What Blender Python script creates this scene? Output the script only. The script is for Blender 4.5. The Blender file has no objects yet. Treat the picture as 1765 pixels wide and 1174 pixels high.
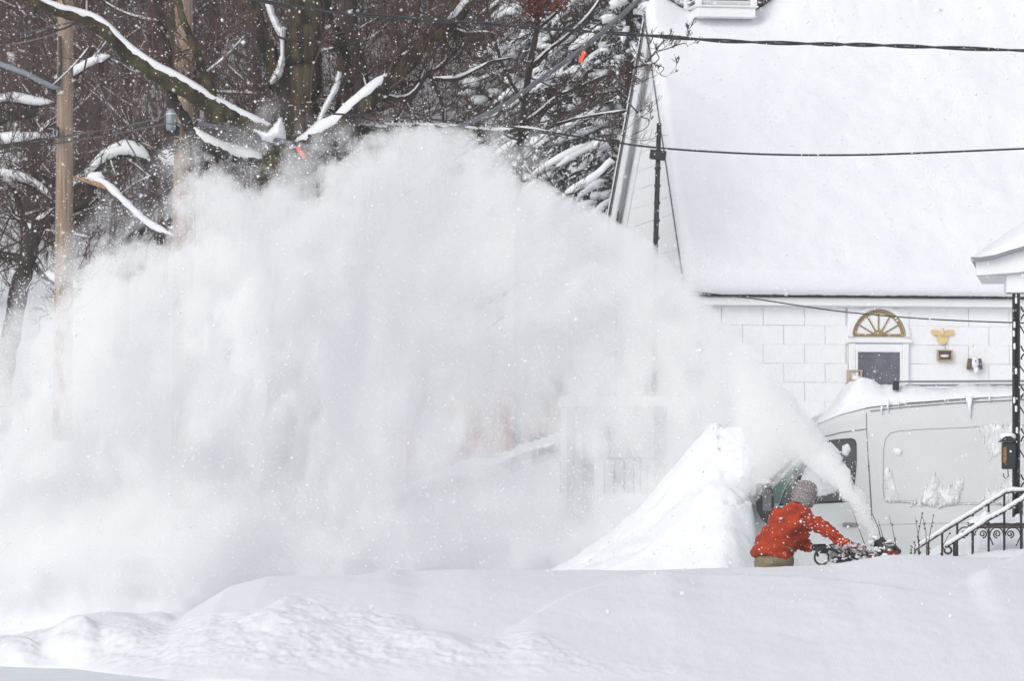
import bpy, math, random
import numpy as np
from mathutils import Vector, Matrix

# ------------------------------------------------------------------ camera, light, exposure
F = 7354.0                      # focal length in photo pixels (150 mm on a 36 mm wide frame)
CH = 1.6                        # camera height above the street
HZ = 870.0                      # photo row of the horizon
sc = bpy.context.scene
cam_d = bpy.data.cameras.new("camera")
cam = bpy.data.objects.new("camera", cam_d)
sc.collection.objects.link(cam)
cam.location = (0, 0, CH)
cam.rotation_euler = (math.radians(90), 0, 0)
cam_d.sensor_width = 36.0
cam_d.lens = 150.0
cam_d.shift_y = (HZ - 587.0) / 1765.0
cam_d.clip_start = 0.5
cam_d.clip_end = 2000
cam_d.dof.use_dof = True
cam_d.dof.focus_distance = 47.0
cam_d.dof.aperture_fstop = 6.3
sc.camera = cam

SUN_EL, SUN_AZ = math.radians(32), math.radians(-147)     # azimuth from +Y, clockwise
world = bpy.data.worlds.new("World")
sc.world = world
world.use_nodes = True
wn, wl = world.node_tree.nodes, world.node_tree.links
wn.clear()
wout = wn.new("ShaderNodeOutputWorld")
wbg = wn.new("ShaderNodeBackground")
wsky = wn.new("ShaderNodeTexSky")
wsky.sky_type = 'NISHITA'
wsky.sun_disc = False
wsky.sun_elevation = SUN_EL
wsky.sun_rotation = SUN_AZ
wsky.air_density = 1.0
wsky.dust_density = 1.6
whs = wn.new("ShaderNodeHueSaturation")
whs.inputs["Saturation"].default_value = 0.24
wl.new(wsky.outputs[0], whs.inputs["Color"])
wl.new(whs.outputs[0], wbg.inputs["Color"])
wbg.inputs["Strength"].default_value = 0.15
wl.new(wbg.outputs[0], wout.inputs["Surface"])

sun_d = bpy.data.lights.new("sun", 'SUN')
sun_d.energy = 0.5
sun_d.angle = math.radians(24)
sun_d.color = (1.0, 0.975, 0.94)
sun = bpy.data.objects.new("sun", sun_d)
sc.collection.objects.link(sun)
sd_ = Vector((math.sin(SUN_AZ) * math.cos(SUN_EL), math.cos(SUN_AZ) * math.cos(SUN_EL), math.sin(SUN_EL)))
sun.rotation_euler = sd_.to_track_quat('Z', 'Y').to_euler()
sun.location = (-20, 20, 40)

sc.view_settings.view_transform = 'Standard'
sc.view_settings.look = 'None'
sc.view_settings.exposure = 0.31
sc.view_settings.gamma = 1.0
sc.view_settings.use_curve_mapping = False
cy = sc.cycles
cy.max_bounces = 18
cy.diffuse_bounces = 4
cy.glossy_bounces = 3
cy.transmission_bounces = 4
cy.volume_bounces = 16
cy.transparent_max_bounces = 48
cy.use_denoising = True

rnd = random.Random(7)
rng = np.random.default_rng(7)
COL = sc.collection
WM = {}

def P(px, py, D):
    return Vector(((px - 882.5) * D / F, D, CH + (HZ - py) * D / F))

# ------------------------------------------------------------------ noise
def _hash(ix, iy, s):
    n = (ix * 374761393 + iy * 668265263 + s * 974634777) & 0xFFFFFFFF
    n = ((n ^ (n >> 13)) * 1274126177) & 0xFFFFFFFF
    return ((n ^ (n >> 16)) & 0xFFFF) / 65535.0

def vnoise(x, y, s=0):
    x = np.asarray(x, float); y = np.asarray(y, float)
    x0 = np.floor(x).astype(np.int64); y0 = np.floor(y).astype(np.int64)
    fx = x - x0; fy = y - y0
    fx = fx * fx * fx * (fx * (fx * 6 - 15) + 10); fy = fy * fy * fy * (fy * (fy * 6 - 15) + 10)
    a = _hash(x0, y0, s); b = _hash(x0 + 1, y0, s); c = _hash(x0, y0 + 1, s); d = _hash(x0 + 1, y0 + 1, s)
    return (a * (1 - fx) + b * fx) * (1 - fy) + (c * (1 - fx) + d * fx) * fy

def fbm(x, y, s=0, o=4):
    t = 0; a = 0.5; tot = 0
    for i in range(o):
        t = t + a * vnoise(x * 2 ** i + 17.3 * i, y * 2 ** i + 9.1 * i, s + i); tot += a; a *= 0.5
    return t / tot

def sstep(a, b, x):
    t = np.clip((x - a) / (b - a), 0, 1)
    return t * t * (3 - 2 * t)

def sdf(poly, X, Y):
    """signed distance, positive inside"""
    poly = np.asarray(poly, float)
    d = np.full(X.shape, 1e18); inside = np.zeros(X.shape, bool)
    n = len(poly)
    for i in range(n):
        a = poly[i]; b = poly[(i + 1) % n]
        e = b - a
        wx = X - a[0]; wy = Y - a[1]
        t = np.clip((wx * e[0] + wy * e[1]) / (e @ e + 1e-12), 0, 1)
        d = np.minimum(d, (wx - e[0] * t) ** 2 + (wy - e[1] * t) ** 2)
        c = (a[1] > Y) != (b[1] > Y)
        xi = a[0] + (Y - a[1]) / ((b[1] - a[1]) if b[1] != a[1] else 1e-9) * e[0]
        inside ^= c & (X < xi)
    d = np.sqrt(d)
    return np.where(inside, d, -d)

# ------------------------------------------------------------------ mesh building
class MB:
    def __init__(s):
        s.v = []; s.f = []
    def add(s, vs, fs):
        o = len(s.v)
        s.v.extend([tuple(v) for v in vs]); s.f.extend([tuple(i + o for i in f) for f in fs])
        return s
    def box(s, c, d, rz=0.0, R=None):
        hx, hy, hz = d[0] / 2, d[1] / 2, d[2] / 2
        m = R if R is not None else Matrix.Rotation(rz, 3, 'Z')
        vs = [m @ Vector((x * hx, y * hy, z * hz)) + Vector(c) for x in (-1, 1) for y in (-1, 1) for z in (-1, 1)]
        return s.add(vs, [(0, 1, 3, 2), (4, 6, 7, 5), (0, 4, 5, 1), (2, 3, 7, 6), (0, 2, 6, 4), (1, 5, 7, 3)])
    def bbox(s, c, d, b=0.01, rz=0.0, R=None):
        """box with chamfered edges"""
        hx, hy, hz = d[0] / 2, d[1] / 2, d[2] / 2
        b = min(b, hx * .9, hy * .9, hz * .9)
        m = R if R is not None else Matrix.Rotation(rz, 3, 'Z')
        import itertools
        vs = []; idx = {}
        for sx, sy, sz in itertools.product((-1, 1), repeat=3):
            for ax in range(3):
                p = [sx * (hx - (b if ax != 0 else 0)), sy * (hy - (b if ax != 1 else 0)), sz * (hz - (b if ax != 2 else 0))]
                idx[(sx, sy, sz, ax)] = len(vs); vs.append(m @ Vector(p) + Vector(c))
        fs = []
        for ax in range(3):
            o = [i for i in range(3) if i != ax]
            for sg in (-1, 1):
                ring = []
                for q in ((-1, -1), (1, -1), (1, 1), (-1, 1)):
                    k = [0, 0, 0]; k[ax] = sg; k[o[0]] = q[0]; k[o[1]] = q[1]
                    ring.append(idx[(*k, ax)])
                fs.append(tuple(ring if (sg > 0) == (ax != 1) else ring[::-1]))
        for ax in range(3):
            o = [i for i in range(3) if i != ax]
            for q in itertools.product((-1, 1), repeat=2):
                k1 = [0, 0, 0]; k2 = [0, 0, 0]; k1[ax] = -1; k2[ax] = 1
                k1[o[0]] = k2[o[0]] = q[0]; k1[o[1]] = k2[o[1]] = q[1]
                fs.append((idx[(*k1, o[0])], idx[(*k2, o[0])], idx[(*k2, o[1])], idx[(*k1, o[1])]))
        for sx, sy, sz in itertools.product((-1, 1), repeat=3):
            fs.append(tuple(idx[(sx, sy, sz, a)] for a in range(3)))
        return s.add(vs, fs)
    def tube(s, pts, r, n=6, cap=True, squash=None):
        pts = [Vector(p) for p in pts]
        if not hasattr(r, '__len__'): r = [r] * len(pts)
        k = len(pts); vs = []
        prev = None
        for i, p in enumerate(pts):
            t = (pts[min(i + 1, k - 1)] - pts[max(i - 1, 0)])
            if t.length < 1e-9: t = Vector((0, 0, 1))
            t.normalize()
            if prev is None:
                u = t.cross(Vector((0, 1, 0)) if abs(t.y) < .9 else Vector((1, 0, 0))).normalized()
            else:
                u = (prev - t * prev.dot(t))
                u = u.normalized() if u.length > 1e-6 else t.orthogonal().normalized()
            prev = u
            w = t.cross(u)
            for j in range(n):
                a = 2 * math.pi * j / n
                vs.append(p + (u * math.cos(a) + w * math.sin(a)) * r[i])
        fs = []
        for i in range(k - 1):
            for j in range(n):
                a = i * n + j; b = i * n + (j + 1) % n
                fs.append((a, b, b + n, a + n))
        if cap:
            fs.append(tuple(range(n))[::-1]); fs.append(tuple((k - 1) * n + j for j in range(n)))
        return s.add(vs, fs)
    def lathe(s, c, prof, n=16, axis='Z'):
        vs = []
        for (r, z) in prof:
            for j in range(n):
                a = 2 * math.pi * j / n
                v = (r * math.cos(a), r * math.sin(a), z)
                if axis == 'Y': v = (v[0], v[2], v[1])
                if axis == 'X': v = (v[2], v[0], v[1])
                vs.append(Vector(v) + Vector(c))
        fs = []
        for i in range(len(prof) - 1):
            for j in range(n):
                a = i * n + j; b = i * n + (j + 1) % n
                fs.append((a, b, b + n, a + n))
        fs.append(tuple(range(n))[::-1]); fs.append(tuple((len(prof) - 1) * n + j for j in range(n)))
        return s.add(vs, fs)
    def ico(s, c, r, squash=(1, 1, 1), n=8, m=5, lump=0.0):
        vs = [Vector(c) + Vector((0, 0, -r * squash[2]))]
        for i in range(1, m):
            ph = math.pi * i / m - math.pi / 2
            for j in range(n):
                a = 2 * math.pi * j / n
                k = 1 + lump * (rnd.random() - .5)
                vs.append(Vector(c) + Vector((math.cos(ph) * math.cos(a) * r * squash[0] * k, math.cos(ph) * math.sin(a) * r * squash[1] * k, math.sin(ph) * r * squash[2] * k)))
        vs.append(Vector(c) + Vector((0, 0, r * squash[2])))
        fs = [(0, 1 + (j + 1) % n, 1 + j) for j in range(n)]
        for i in range(m - 2):
            for j in range(n):
                a = 1 + i * n + j; b = 1 + i * n + (j + 1) % n
                fs.append((a, b, b + n, a + n))
        L = len(vs) - 1
        fs += [(L, 1 + (m - 2) * n + j, 1 + (m - 2) * n + (j + 1) % n) for j in range(n)]
        return s.add(vs, fs)
    def prism(s, poly, vec):
        """poly: planar loop of 3D points, extruded by vec"""
        n = len(poly); vec = Vector(vec)
        vs = [Vector(p) for p in poly] + [Vector(p) + vec for p in poly]
        fs = [tuple(range(n)), tuple(range(2 * n - 1, n - 1, -1))] + [(i, i + n, (i + 1) % n + n, (i + 1) % n) for i in range(n)]
        return s.add(vs, fs)
    def build(s, name, mat, parent=None, smooth=False, local=False, label=None, cat=None, group=None, kind=None, origin=None):
        return mesh_obj(name, np.array(s.v, float).reshape(-1, 3), s.f, mat, parent, smooth, local, label, cat, group, kind, origin)

def link(o): COL.objects.link(o); return o

def tag(o, label=None, cat=None, group=None, kind=None):
    if label: o['label'] = label
    if cat: o['category'] = cat
    if group: o['group'] = group
    if kind: o['kind'] = kind
    return o

def mesh_obj(name, V, Fs, mat, parent=None, smooth=False, local=False, label=None, cat=None, group=None, kind=None, origin=None):
    M = WM.get(parent.name, Matrix.Identity(4)) if parent else None
    if parent:
        if not local:
            Mi = np.array(M.inverted()); V = V @ Mi[:3, :3].T + Mi[:3, 3]
        off = None
    else:
        if origin is None and len(V):
            lo = V.min(0); hi = V.max(0); origin = ((lo[0] + hi[0]) / 2, (lo[1] + hi[1]) / 2, lo[2])
        V = V - np.array(origin)
    me = bpy.data.meshes.new(name)
    if isinstance(Fs, np.ndarray):
        nf, k = Fs.shape
        me.vertices.add(len(V)); me.vertices.foreach_set("co", V.astype(np.float32).ravel())
        me.loops.add(nf * k); me.loops.foreach_set("vertex_index", Fs.astype(np.int32).ravel())
        me.polygons.add(nf); me.polygons.foreach_set("loop_start", np.arange(0, nf * k, k, dtype=np.int32))
        me.update(calc_edges=True); me.validate()
    else:
        me.from_pydata(V.tolist(), [], Fs); me.update()
    if smooth: me.shade_smooth()
    if mat: me.materials.append(mat)
    o = bpy.data.objects.new(name, me); link(o)
    if parent:
        o.parent = parent; WM[o.name] = M
    else:
        o.location = origin; WM[o.name] = Matrix.Translation(Vector(origin))
    return tag(o, label, cat, group, kind)

def thing(name, loc, label, cat, group=None, rz=0.0):
    o = bpy.data.objects.new(name, None); link(o)
    o.empty_display_size = 0.2
    o.location = loc; o.rotation_euler = (0, 0, rz)
    WM[o.name] = Matrix.Translation(Vector(loc)) @ Matrix.Rotation(rz, 4, 'Z')
    return tag(o, label, cat, group)

def copy_tree(o, parent=None):
    c = o.copy(); COL.objects.link(c)
    if parent: c.parent = parent
    for ch in list(o.children): copy_tree(ch, c)
    return c

# ------------------------------------------------------------------ materials
def mat(name, col, rough=0.6, metal=0.0, noise=0.0, nscale=20.0, bump=0.0, bscale=60.0, col2=None, spec=None, stretch=None, sss=0, detail=6, contrast=(0.3, 0.7)):
    m = bpy.data.materials.new(name); m.use_nodes = True
    nt = m.node_tree; b = nt.nodes["Principled BSDF"]
    b.inputs["Base Color"].default_value = (*col, 1); b.inputs["Roughness"].default_value = rough; b.inputs["Metallic"].default_value = metal
    if spec is not None: b.inputs["Specular IOR Level"].default_value = spec
    tc = nt.nodes.new("ShaderNodeTexCoord"); src = tc.outputs["Object"]
    if stretch:
        mp = nt.nodes.new("ShaderNodeMapping"); mp.inputs["Scale"].default_value = stretch
        nt.links.new(src, mp.inputs[0]); src = mp.outputs[0]
    if noise or col2:
        n = nt.nodes.new("ShaderNodeTexNoise"); n.inputs["Scale"].default_value = nscale; n.inputs["Detail"].default_value = detail
        nt.links.new(src, n.inputs["Vector"])
        r = nt.nodes.new("ShaderNodeValToRGB")
        c2 = col2 or tuple(c * (1 - noise) for c in col)
        r.color_ramp.elements[0].color = (*c2, 1); r.color_ramp.elements[1].color = (*col, 1)
        r.color_ramp.elements[0].position = contrast[0]; r.color_ramp.elements[1].position = contrast[1]
        nt.links.new(n.outputs[0], r.inputs[0]); nt.links.new(r.outputs[0], b.inputs["Base Color"])
    if bump:
        n = nt.nodes.new("ShaderNodeTexNoise"); n.inputs["Scale"].default_value = bscale; n.inputs["Detail"].default_value = 5
        nt.links.new(src, n.inputs["Vector"])
        bp = nt.nodes.new("ShaderNodeBump"); bp.inputs["Strength"].default_value = bump; bp.inputs["Distance"].default_value = 0.02
        nt.links.new(n.outputs[0], bp.inputs["Height"]); nt.links.new(bp.outputs[0], b.inputs["Normal"])
    return m

M = {}
M['snow'] = mat('snow', (0.81, 0.82, 0.85), 0.75, bump=0.35, bscale=22, spec=0.2)
M['snow_fine'] = mat('snow_fine', (0.81, 0.82, 0.845), 0.75, bump=0.38, bscale=60, spec=0.2)
M['snow_rough'] = mat('snow_rough', (0.90, 0.91, 0.935), 0.75, bump=0.8, bscale=9, spec=0.2)
M['flake'] = mat('flake', (0.93, 0.93, 0.95), 0.7, spec=0.2)
M['street'] = mat('street_snow', (0.83, 0.85, 0.89), 0.6, noise=0.12, nscale=3, bump=0.4, bscale=15)
M['bark'] = mat('bark', (0.075, 0.053, 0.030), 0.9, col2=(0.010, 0.008, 0.006), nscale=9, bump=1.0, bscale=18, stretch=(1, 1, 0.12), contrast=(0.42, 0.60))
M['bark_dark'] = mat('bark_dark', (0.045, 0.032, 0.026), 0.9, col2=(0.010, 0.008, 0.007), nscale=9, bump=0.8, bscale=30, stretch=(1, 1, 0.3))
M['bark_moss'] = mat('bark_moss', (0.085, 0.072, 0.03), 0.95, col2=(0.014, 0.010, 0.007), nscale=5, bump=1.0, bscale=20)
M['twig'] = mat('twig', (0.085, 0.052, 0.045), 0.9, noise=0.4, nscale=3)
M['twig_far'] = mat('twig_far', (0.165, 0.105, 0.094), 0.95, col2=(0.05, 0.031, 0.03), nscale=0.8)
M['bark_far'] = mat('bark_far', (0.09, 0.066, 0.058), 0.9, col2=(0.03, 0.022, 0.02), nscale=5, stretch=(1, 1, .3))
M['leaf_red'] = mat('leaf_red', (0.20, 0.045, 0.022), 0.8, col2=(0.09, 0.022, 0.014), nscale=6)
M['leaf_brown'] = mat('leaf_brown', (0.26, 0.085, 0.035), 0.8, noise=0.5, nscale=5)
M['needle'] = mat('needle', (0.06, 0.068, 0.058), 0.85, col2=(0.025, 0.032, 0.028), nscale=3)
M['pole'] = mat('pole_wood', (0.36, 0.26, 0.19), 0.85, col2=(0.16, 0.115, 0.09), nscale=9, bump=0.8, bscale=30, stretch=(3, 3, 0.12), contrast=(0.3, 0.62))
M['split_wood'] = mat('split_wood', (0.48, 0.27, 0.12), 0.8, col2=(0.16, 0.09, 0.06), nscale=9)
M['cable'] = mat('cable', (0.022, 0.022, 0.026), 0.5)
M['cable_grey'] = mat('cable_grey', (0.11, 0.11, 0.125), 0.5)
M['tag_red'] = mat('tag_red', (0.85, 0.10, 0.04), 0.5)
M['grey_metal'] = mat('grey_metal', (0.30, 0.34, 0.38), 0.45, metal=0.3, noise=0.2, nscale=10)
M['black_metal'] = mat('black_metal', (0.015, 0.017, 0.018), 0.4, noise=0.3, nscale=15)
M['black_plastic'] = mat('black_plastic', (0.02, 0.021, 0.024), 0.45)
M['white_paint'] = mat('white_paint', (0.84, 0.845, 0.86), 0.5, noise=0.04, nscale=3)
M['white_shingle'] = mat('white_shingle', (0.85, 0.855, 0.87), 0.65, noise=0.05, nscale=5, bump=0.3, bscale=40, stretch=(3, 3, 1))
M['sheathing'] = mat('sheathing', (0.78, 0.78, 0.79), 0.8)
M['roofing'] = mat('roofing', (0.05, 0.05, 0.055), 0.9, noise=0.4, nscale=30)
M['gold'] = mat('gold_paint', (0.36, 0.26, 0.12), 0.55, noise=0.35, nscale=25)
M['gold_bright'] = mat('gold_bright', (0.80, 0.60, 0.30), 0.4, noise=0.2, nscale=30)
M['glass_dark'] = mat('glass_dark', (0.04, 0.043, 0.05), 0.08, spec=0.6)
M['glass_curtain'] = mat('glass_curtain', (0.15, 0.152, 0.185), 0.25, noise=0.35, nscale=8)
M['glass_teal'] = mat('glass_teal', (0.10, 0.19, 0.18), 0.12, spec=0.6)
M['van_paint'] = mat('van_paint', (0.635, 0.655, 0.66), 0.32, noise=0.05, nscale=2.5)
M['dark_seam'] = mat('dark_seam', (0.15, 0.15, 0.155), 0.7)
M['seam_soft'] = mat('seam_soft', (0.33, 0.34, 0.34), 0.7)
M['handle_grey'] = mat('handle_grey', (0.22, 0.235, 0.25), 0.4)
M['jacket'] = mat('jacket', (0.46, 0.044, 0.005), 0.85, col2=(0.17, 0.011, 0.002), nscale=7, bump=0.9, bscale=55, contrast=(0.25, 0.62))
M['khaki'] = mat('khaki', (0.25, 0.21, 0.13), 0.9, noise=0.3, nscale=12, bump=0.6, bscale=70)
M['skin'] = mat('skin', (0.55, 0.33, 0.25), 0.55)
M['knit'] = mat('knit', (0.42, 0.38, 0.38), 0.95, col2=(0.17, 0.145, 0.15), nscale=70, bump=1.0, bscale=150, detail=2)
M['glove'] = mat('glove', (0.03, 0.022, 0.03), 0.8, noise=0.4, nscale=30, bump=0.5, bscale=90)
M['glove_snowy'] = mat('glove_snowy', (0.62, 0.50, 0.52), 0.85, col2=(0.09, 0.03, 0.035), nscale=22, bump=0.5, bscale=90, contrast=(0.42, 0.58))
M['boot'] = mat('boot', (0.04, 0.03, 0.025), 0.7)
M['machine_black'] = mat('machine_black', (0.03, 0.032, 0.032), 0.4, noise=0.4, nscale=20)
M['machine_red'] = mat('machine_red', (0.30, 0.018, 0.02), 0.35, noise=0.2, nscale=20)
M['machine_grey'] = mat('machine_grey', (0.42, 0.42, 0.42), 0.5, noise=0.6, nscale=18)
M['rubber'] = mat('rubber', (0.02, 0.02, 0.02), 0.85)
M['red_wall'] = mat('red_wall', (0.42, 0.10, 0.055), 0.8, noise=0.3, nscale=4)
M['grey_window'] = mat('grey_window', (0.06, 0.07, 0.10), 0.2)
M['porch_grey'] = mat('porch_grey', (0.22, 0.22, 0.25), 0.7)
M['log'] = mat('log_wood', (0.27, 0.25, 0.22), 0.85, col2=(0.10, 0.085, 0.075), nscale=14, bump=0.8, bscale=30, stretch=(0.3, 2, 2))
M['amber'] = mat('amber', (0.42, 0.20, 0.03), 0.3, col2=(0.10, 0.06, 0.02), nscale=30)
M['bud'] = mat('bud', (0.16, 0.13, 0.05), 0.8, noise=0.5, nscale=30)
M['tan_frame'] = mat('tan_frame', (0.55, 0.43, 0.30), 0.7, noise=0.3, nscale=25)
M['brown_box'] = mat('brown_box', (0.20, 0.14, 0.11), 0.8, col2=(0.06, 0.05, 0.05), nscale=30)
M['ice'] = mat('ice', (0.80, 0.85, 0.88), 0.2)

def frost_mat():
    m = mat('frost', (0.9, 0.91, 0.93), 0.8, bump=.4, bscale=40); nt = m.node_tree; b = nt.nodes["Principled BSDF"]
    tc = nt.nodes.new("ShaderNodeTexCoord"); mp = nt.nodes.new("ShaderNodeMapping"); mp.inputs["Scale"].default_value = (3.2, 1, 1); mp.inputs["Rotation"].default_value = (0, .25, 0)
    n = nt.nodes.new("ShaderNodeTexNoise"); n.inputs["Scale"].default_value = 4.5; n.inputs["Detail"].default_value = 8; n.inputs["Roughness"].default_value = .65
    r = nt.nodes.new("ShaderNodeValToRGB"); r.color_ramp.elements[0].position = .36; r.color_ramp.elements[1].position = .62
    r.color_ramp.elements[0].color = (.22, .22, .22, 1); r.color_ramp.elements[1].color = (.95, .95, .95, 1)
    nt.links.new(tc.outputs["Object"], mp.inputs[0]); nt.links.new(mp.outputs[0], n.inputs["Vector"]); nt.links.new(n.outputs[0], r.inputs[0]); nt.links.new(r.outputs[0], b.inputs["Alpha"])
    return m
M['frost'] = frost_mat()

def vol_mat(name, density, col=(1, 1, 1), g=0.0):
    m = bpy.data.materials.new(name); m.use_nodes = True
    nt = m.node_tree; nt.nodes.clear()
    o = nt.nodes.new("ShaderNodeOutputMaterial"); v = nt.nodes.new("ShaderNodeVolumePrincipled")
    v.inputs["Color"].default_value = (*col, 1); v.inputs["Density"].default_value = density
    v.inputs["Anisotropy"].default_value = g
    nt.links.new(v.outputs[0], o.inputs["Volume"])
    return m

# ------------------------------------------------------------------ GROUND
def ground_far(x, y):
    z = np.interp(y, [0, 43.5, 44.3, 46.0, 47.0, 51, 58, 64, 75, 84, 90, 160, 400], [0, 0, 0.02, 0.15, 0.55, 0.85, 1.15, 1.6, 3.1, 5.9, 7.6, 40, 60])
    return z + 0.18 * (fbm(x * .35, y * .35, 3) - .5) * sstep(45, 50, y) + sstep(80, 95, y) * 1.2 * (fbm(x * .12, y * .12, 5) - .5)

def gz(x, y): return float(ground_far(np.array([x], float), np.array([y], float))[0])

def grid_obj(name, X, Y, Z, m, **k):
    ny, nx = X.shape
    V = np.stack([X.ravel(), Y.ravel(), Z.ravel()], 1)
    i = (np.arange(ny - 1)[:, None] * nx + np.arange(nx - 1)[None, :]).ravel()
    Fq = np.stack([i, i + 1, i + nx + 1, i + nx], 1)
    return mesh_obj(name, V, Fq, m, smooth=True, **k)

ys = np.concatenate([np.linspace(-40, 36, 20), np.linspace(37, 62, 90), np.linspace(63, 110, 90), np.linspace(115, 400, 40)])
xs = np.concatenate([np.linspace(-200, -17, 18), np.linspace(-16, 16, 130), np.linspace(17, 200, 18)])
X, Y = np.meshgrid(xs, ys)
grid_obj('snow_ground', X, Y, ground_far(X, Y), M['snow'], kind='structure')

# street sheet in front of the bank
X, Y = np.meshgrid(np.linspace(-60, 60, 60), np.linspace(-30, 41.5, 80))
grid_obj('street', X, Y, 0.012 + 0.02 * fbm(X * 1.5, Y * 1.5, 9), M['street'], kind='structure')

# ploughed bank between the street and the yard
SIL = np.array([(-400, 1100), (-100, 1105), (0, 1100), (60, 1085), (130, 1068), (200, 1058), (255, 1058), (310, 1052), (380, 1012), (450, 993), (520, 990), (600, 989), (700, 985), (800, 981), (950, 984),
                (1100, 984), (1290, 977), (1450, 974), (1500, 966), (1550, 959), (1600, 957), (1765, 961), (2200, 960)], float)
def bank_h(X, Y):
    px = 882.5 + X * F / 42.0
    # the far shoulder
    CR = 43.4
    hc = CH - (np.interp(px, SIL[:, 0], SIL[:, 1]) - HZ) * CR / F
    toe = np.interp(px, [-400, 0, 150, 250, 340, 500, 900, 1765, 2200], [41.8, 41.4, 40.8, 39.3, 38.3, 37.6, 36.9, 36.6, 36.6])
    toe = toe + 0.25 * (fbm(X * 1.2, X * 0 + 3, 21) - .5)
    t = np.clip((Y - toe) / (CR - toe), 0, 1)
    k = np.interp(px, [0, 300, 600, 1200, 1765], [1.7, 1.6, 1.45, 1.5, 1.35])
    h = hc * (1 - (1 - t) ** k)
    # falls away behind the crest
    b = np.clip((Y - CR) / 0.75, 0, 1)
    h = np.where(Y > CR, hc * (1 - b ** 2 * 0.98), h)
    py = HZ + (CH - h) * F / np.maximum(Y, 1)
    pxx = 882.5 + X * F / np.maximum(Y, 1)
    # near wind lip: rises on its camera side, curved line (440,1062)-(640,990)
    def lip(x0, y0, x1, y1, bend, amp, w, ext):
        nonlocal h
        L = math.hypot(x1 - x0, y1 - y0); ux, uy = (x1 - x0) / L, (y1 - y0) / L
        s = (pxx - x0) * ux + (py - y0) * uy; d = -(pxx - x0) * uy + (py - y0) * ux
        d = d - bend * np.sin(np.clip(s / L, 0, 1) * math.pi)
        win = sstep(-ext, ext * .6, s) * (1 - sstep(L - ext * .6, L + ext, s))
        h = h + amp * win * np.where(d > 0, np.exp(-(d / w[1]) ** 1.3), np.exp(-(d / w[0]) ** 2))
    lip(470, 1058, 680, 992, -6, 0.075, (7, 50), 40)
    lip(900, 1085, 1170, 1003, -22, 0.06, (9, 70), 50)
    lip(1120, 1006, 1560, 1022, -10, 0.05, (7, 45), 80)
    lip(1690, 1000, 1790, 958, 6, 0.10, (12, 60), 30)
    lip(560, 1020, 860, 1008, 4, 0.02, (10, 30), 60)
    # scoop lobes at the left
    def lobe(cx, cy_, rx, ry, a):
        nonlocal h
        q = ((pxx - cx) / rx) ** 2 + ((py - cy_) / ry) ** 2
        h = h + a * np.exp(-q ** 2)
    lobe(185, 1090, 75, 30, 0.10)
    lobe(125, 1118, 42, 26, 0.17)
    lobe(30, 1128, 34, 18, 0.09)
    lobe(455, 1078, 30, 14, 0.05)
    lobe(270, 1068, 26, 10, 0.06)
    lobe(740, 1108, 60, 14, 0.05)
    lobe(510, 1085, 45, 12, 0.04)
    # rough ploughed snow, lower left, with slanted cleats
    rough = sstep(1050, 1085, py + 55 * (vnoise(pxx / 130, pxx * 0 + 2, 31) - .5) + np.interp(pxx, [250, 500, 700, 1050, 1300, 1700], [0, 0, -5, -55, -90, -130]))
    a = X * 0.75 + Y * 0.5; c = -X * 0.5 + Y * 0.75
    r1 = np.abs(fbm(a * 9, c * 4.0, 41, 4) - .5) * 2
    r2 = np.abs(fbm(X * 3.0, Y * 2.4, 47, 4) - .5) * 2
    r3 = fbm(X * 22, Y * 9, 53, 2)
    h = h + rough * (0.036 * (0.55 - r1) + 0.040 * (.5 - r2) + 0.016 * (r3 - .5)) * np.clip(t * 5, 0, 1)
    h = h + 0.05 * (fbm(X * 1.1 + 4, Y * 0.9, 61, 3) - .5) + 0.006 * (fbm(X * 14, Y * 7, 67, 3) - .5)
    edge = np.clip((Y - toe) / 0.12, 0, 1) * np.clip((44.15 - Y) / 0.1, 0, 1)
    return np.where(edge > 0, h * edge, 0) - 0.03 * (1 - edge)
X, Y = np.meshgrid(np.linspace(-9, 9, 900), np.linspace(36.2, 44.3, 260))
grid_obj('snow_bank', X, Y, bank_h(X, Y), M['snow_fine'], kind='structure')

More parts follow.
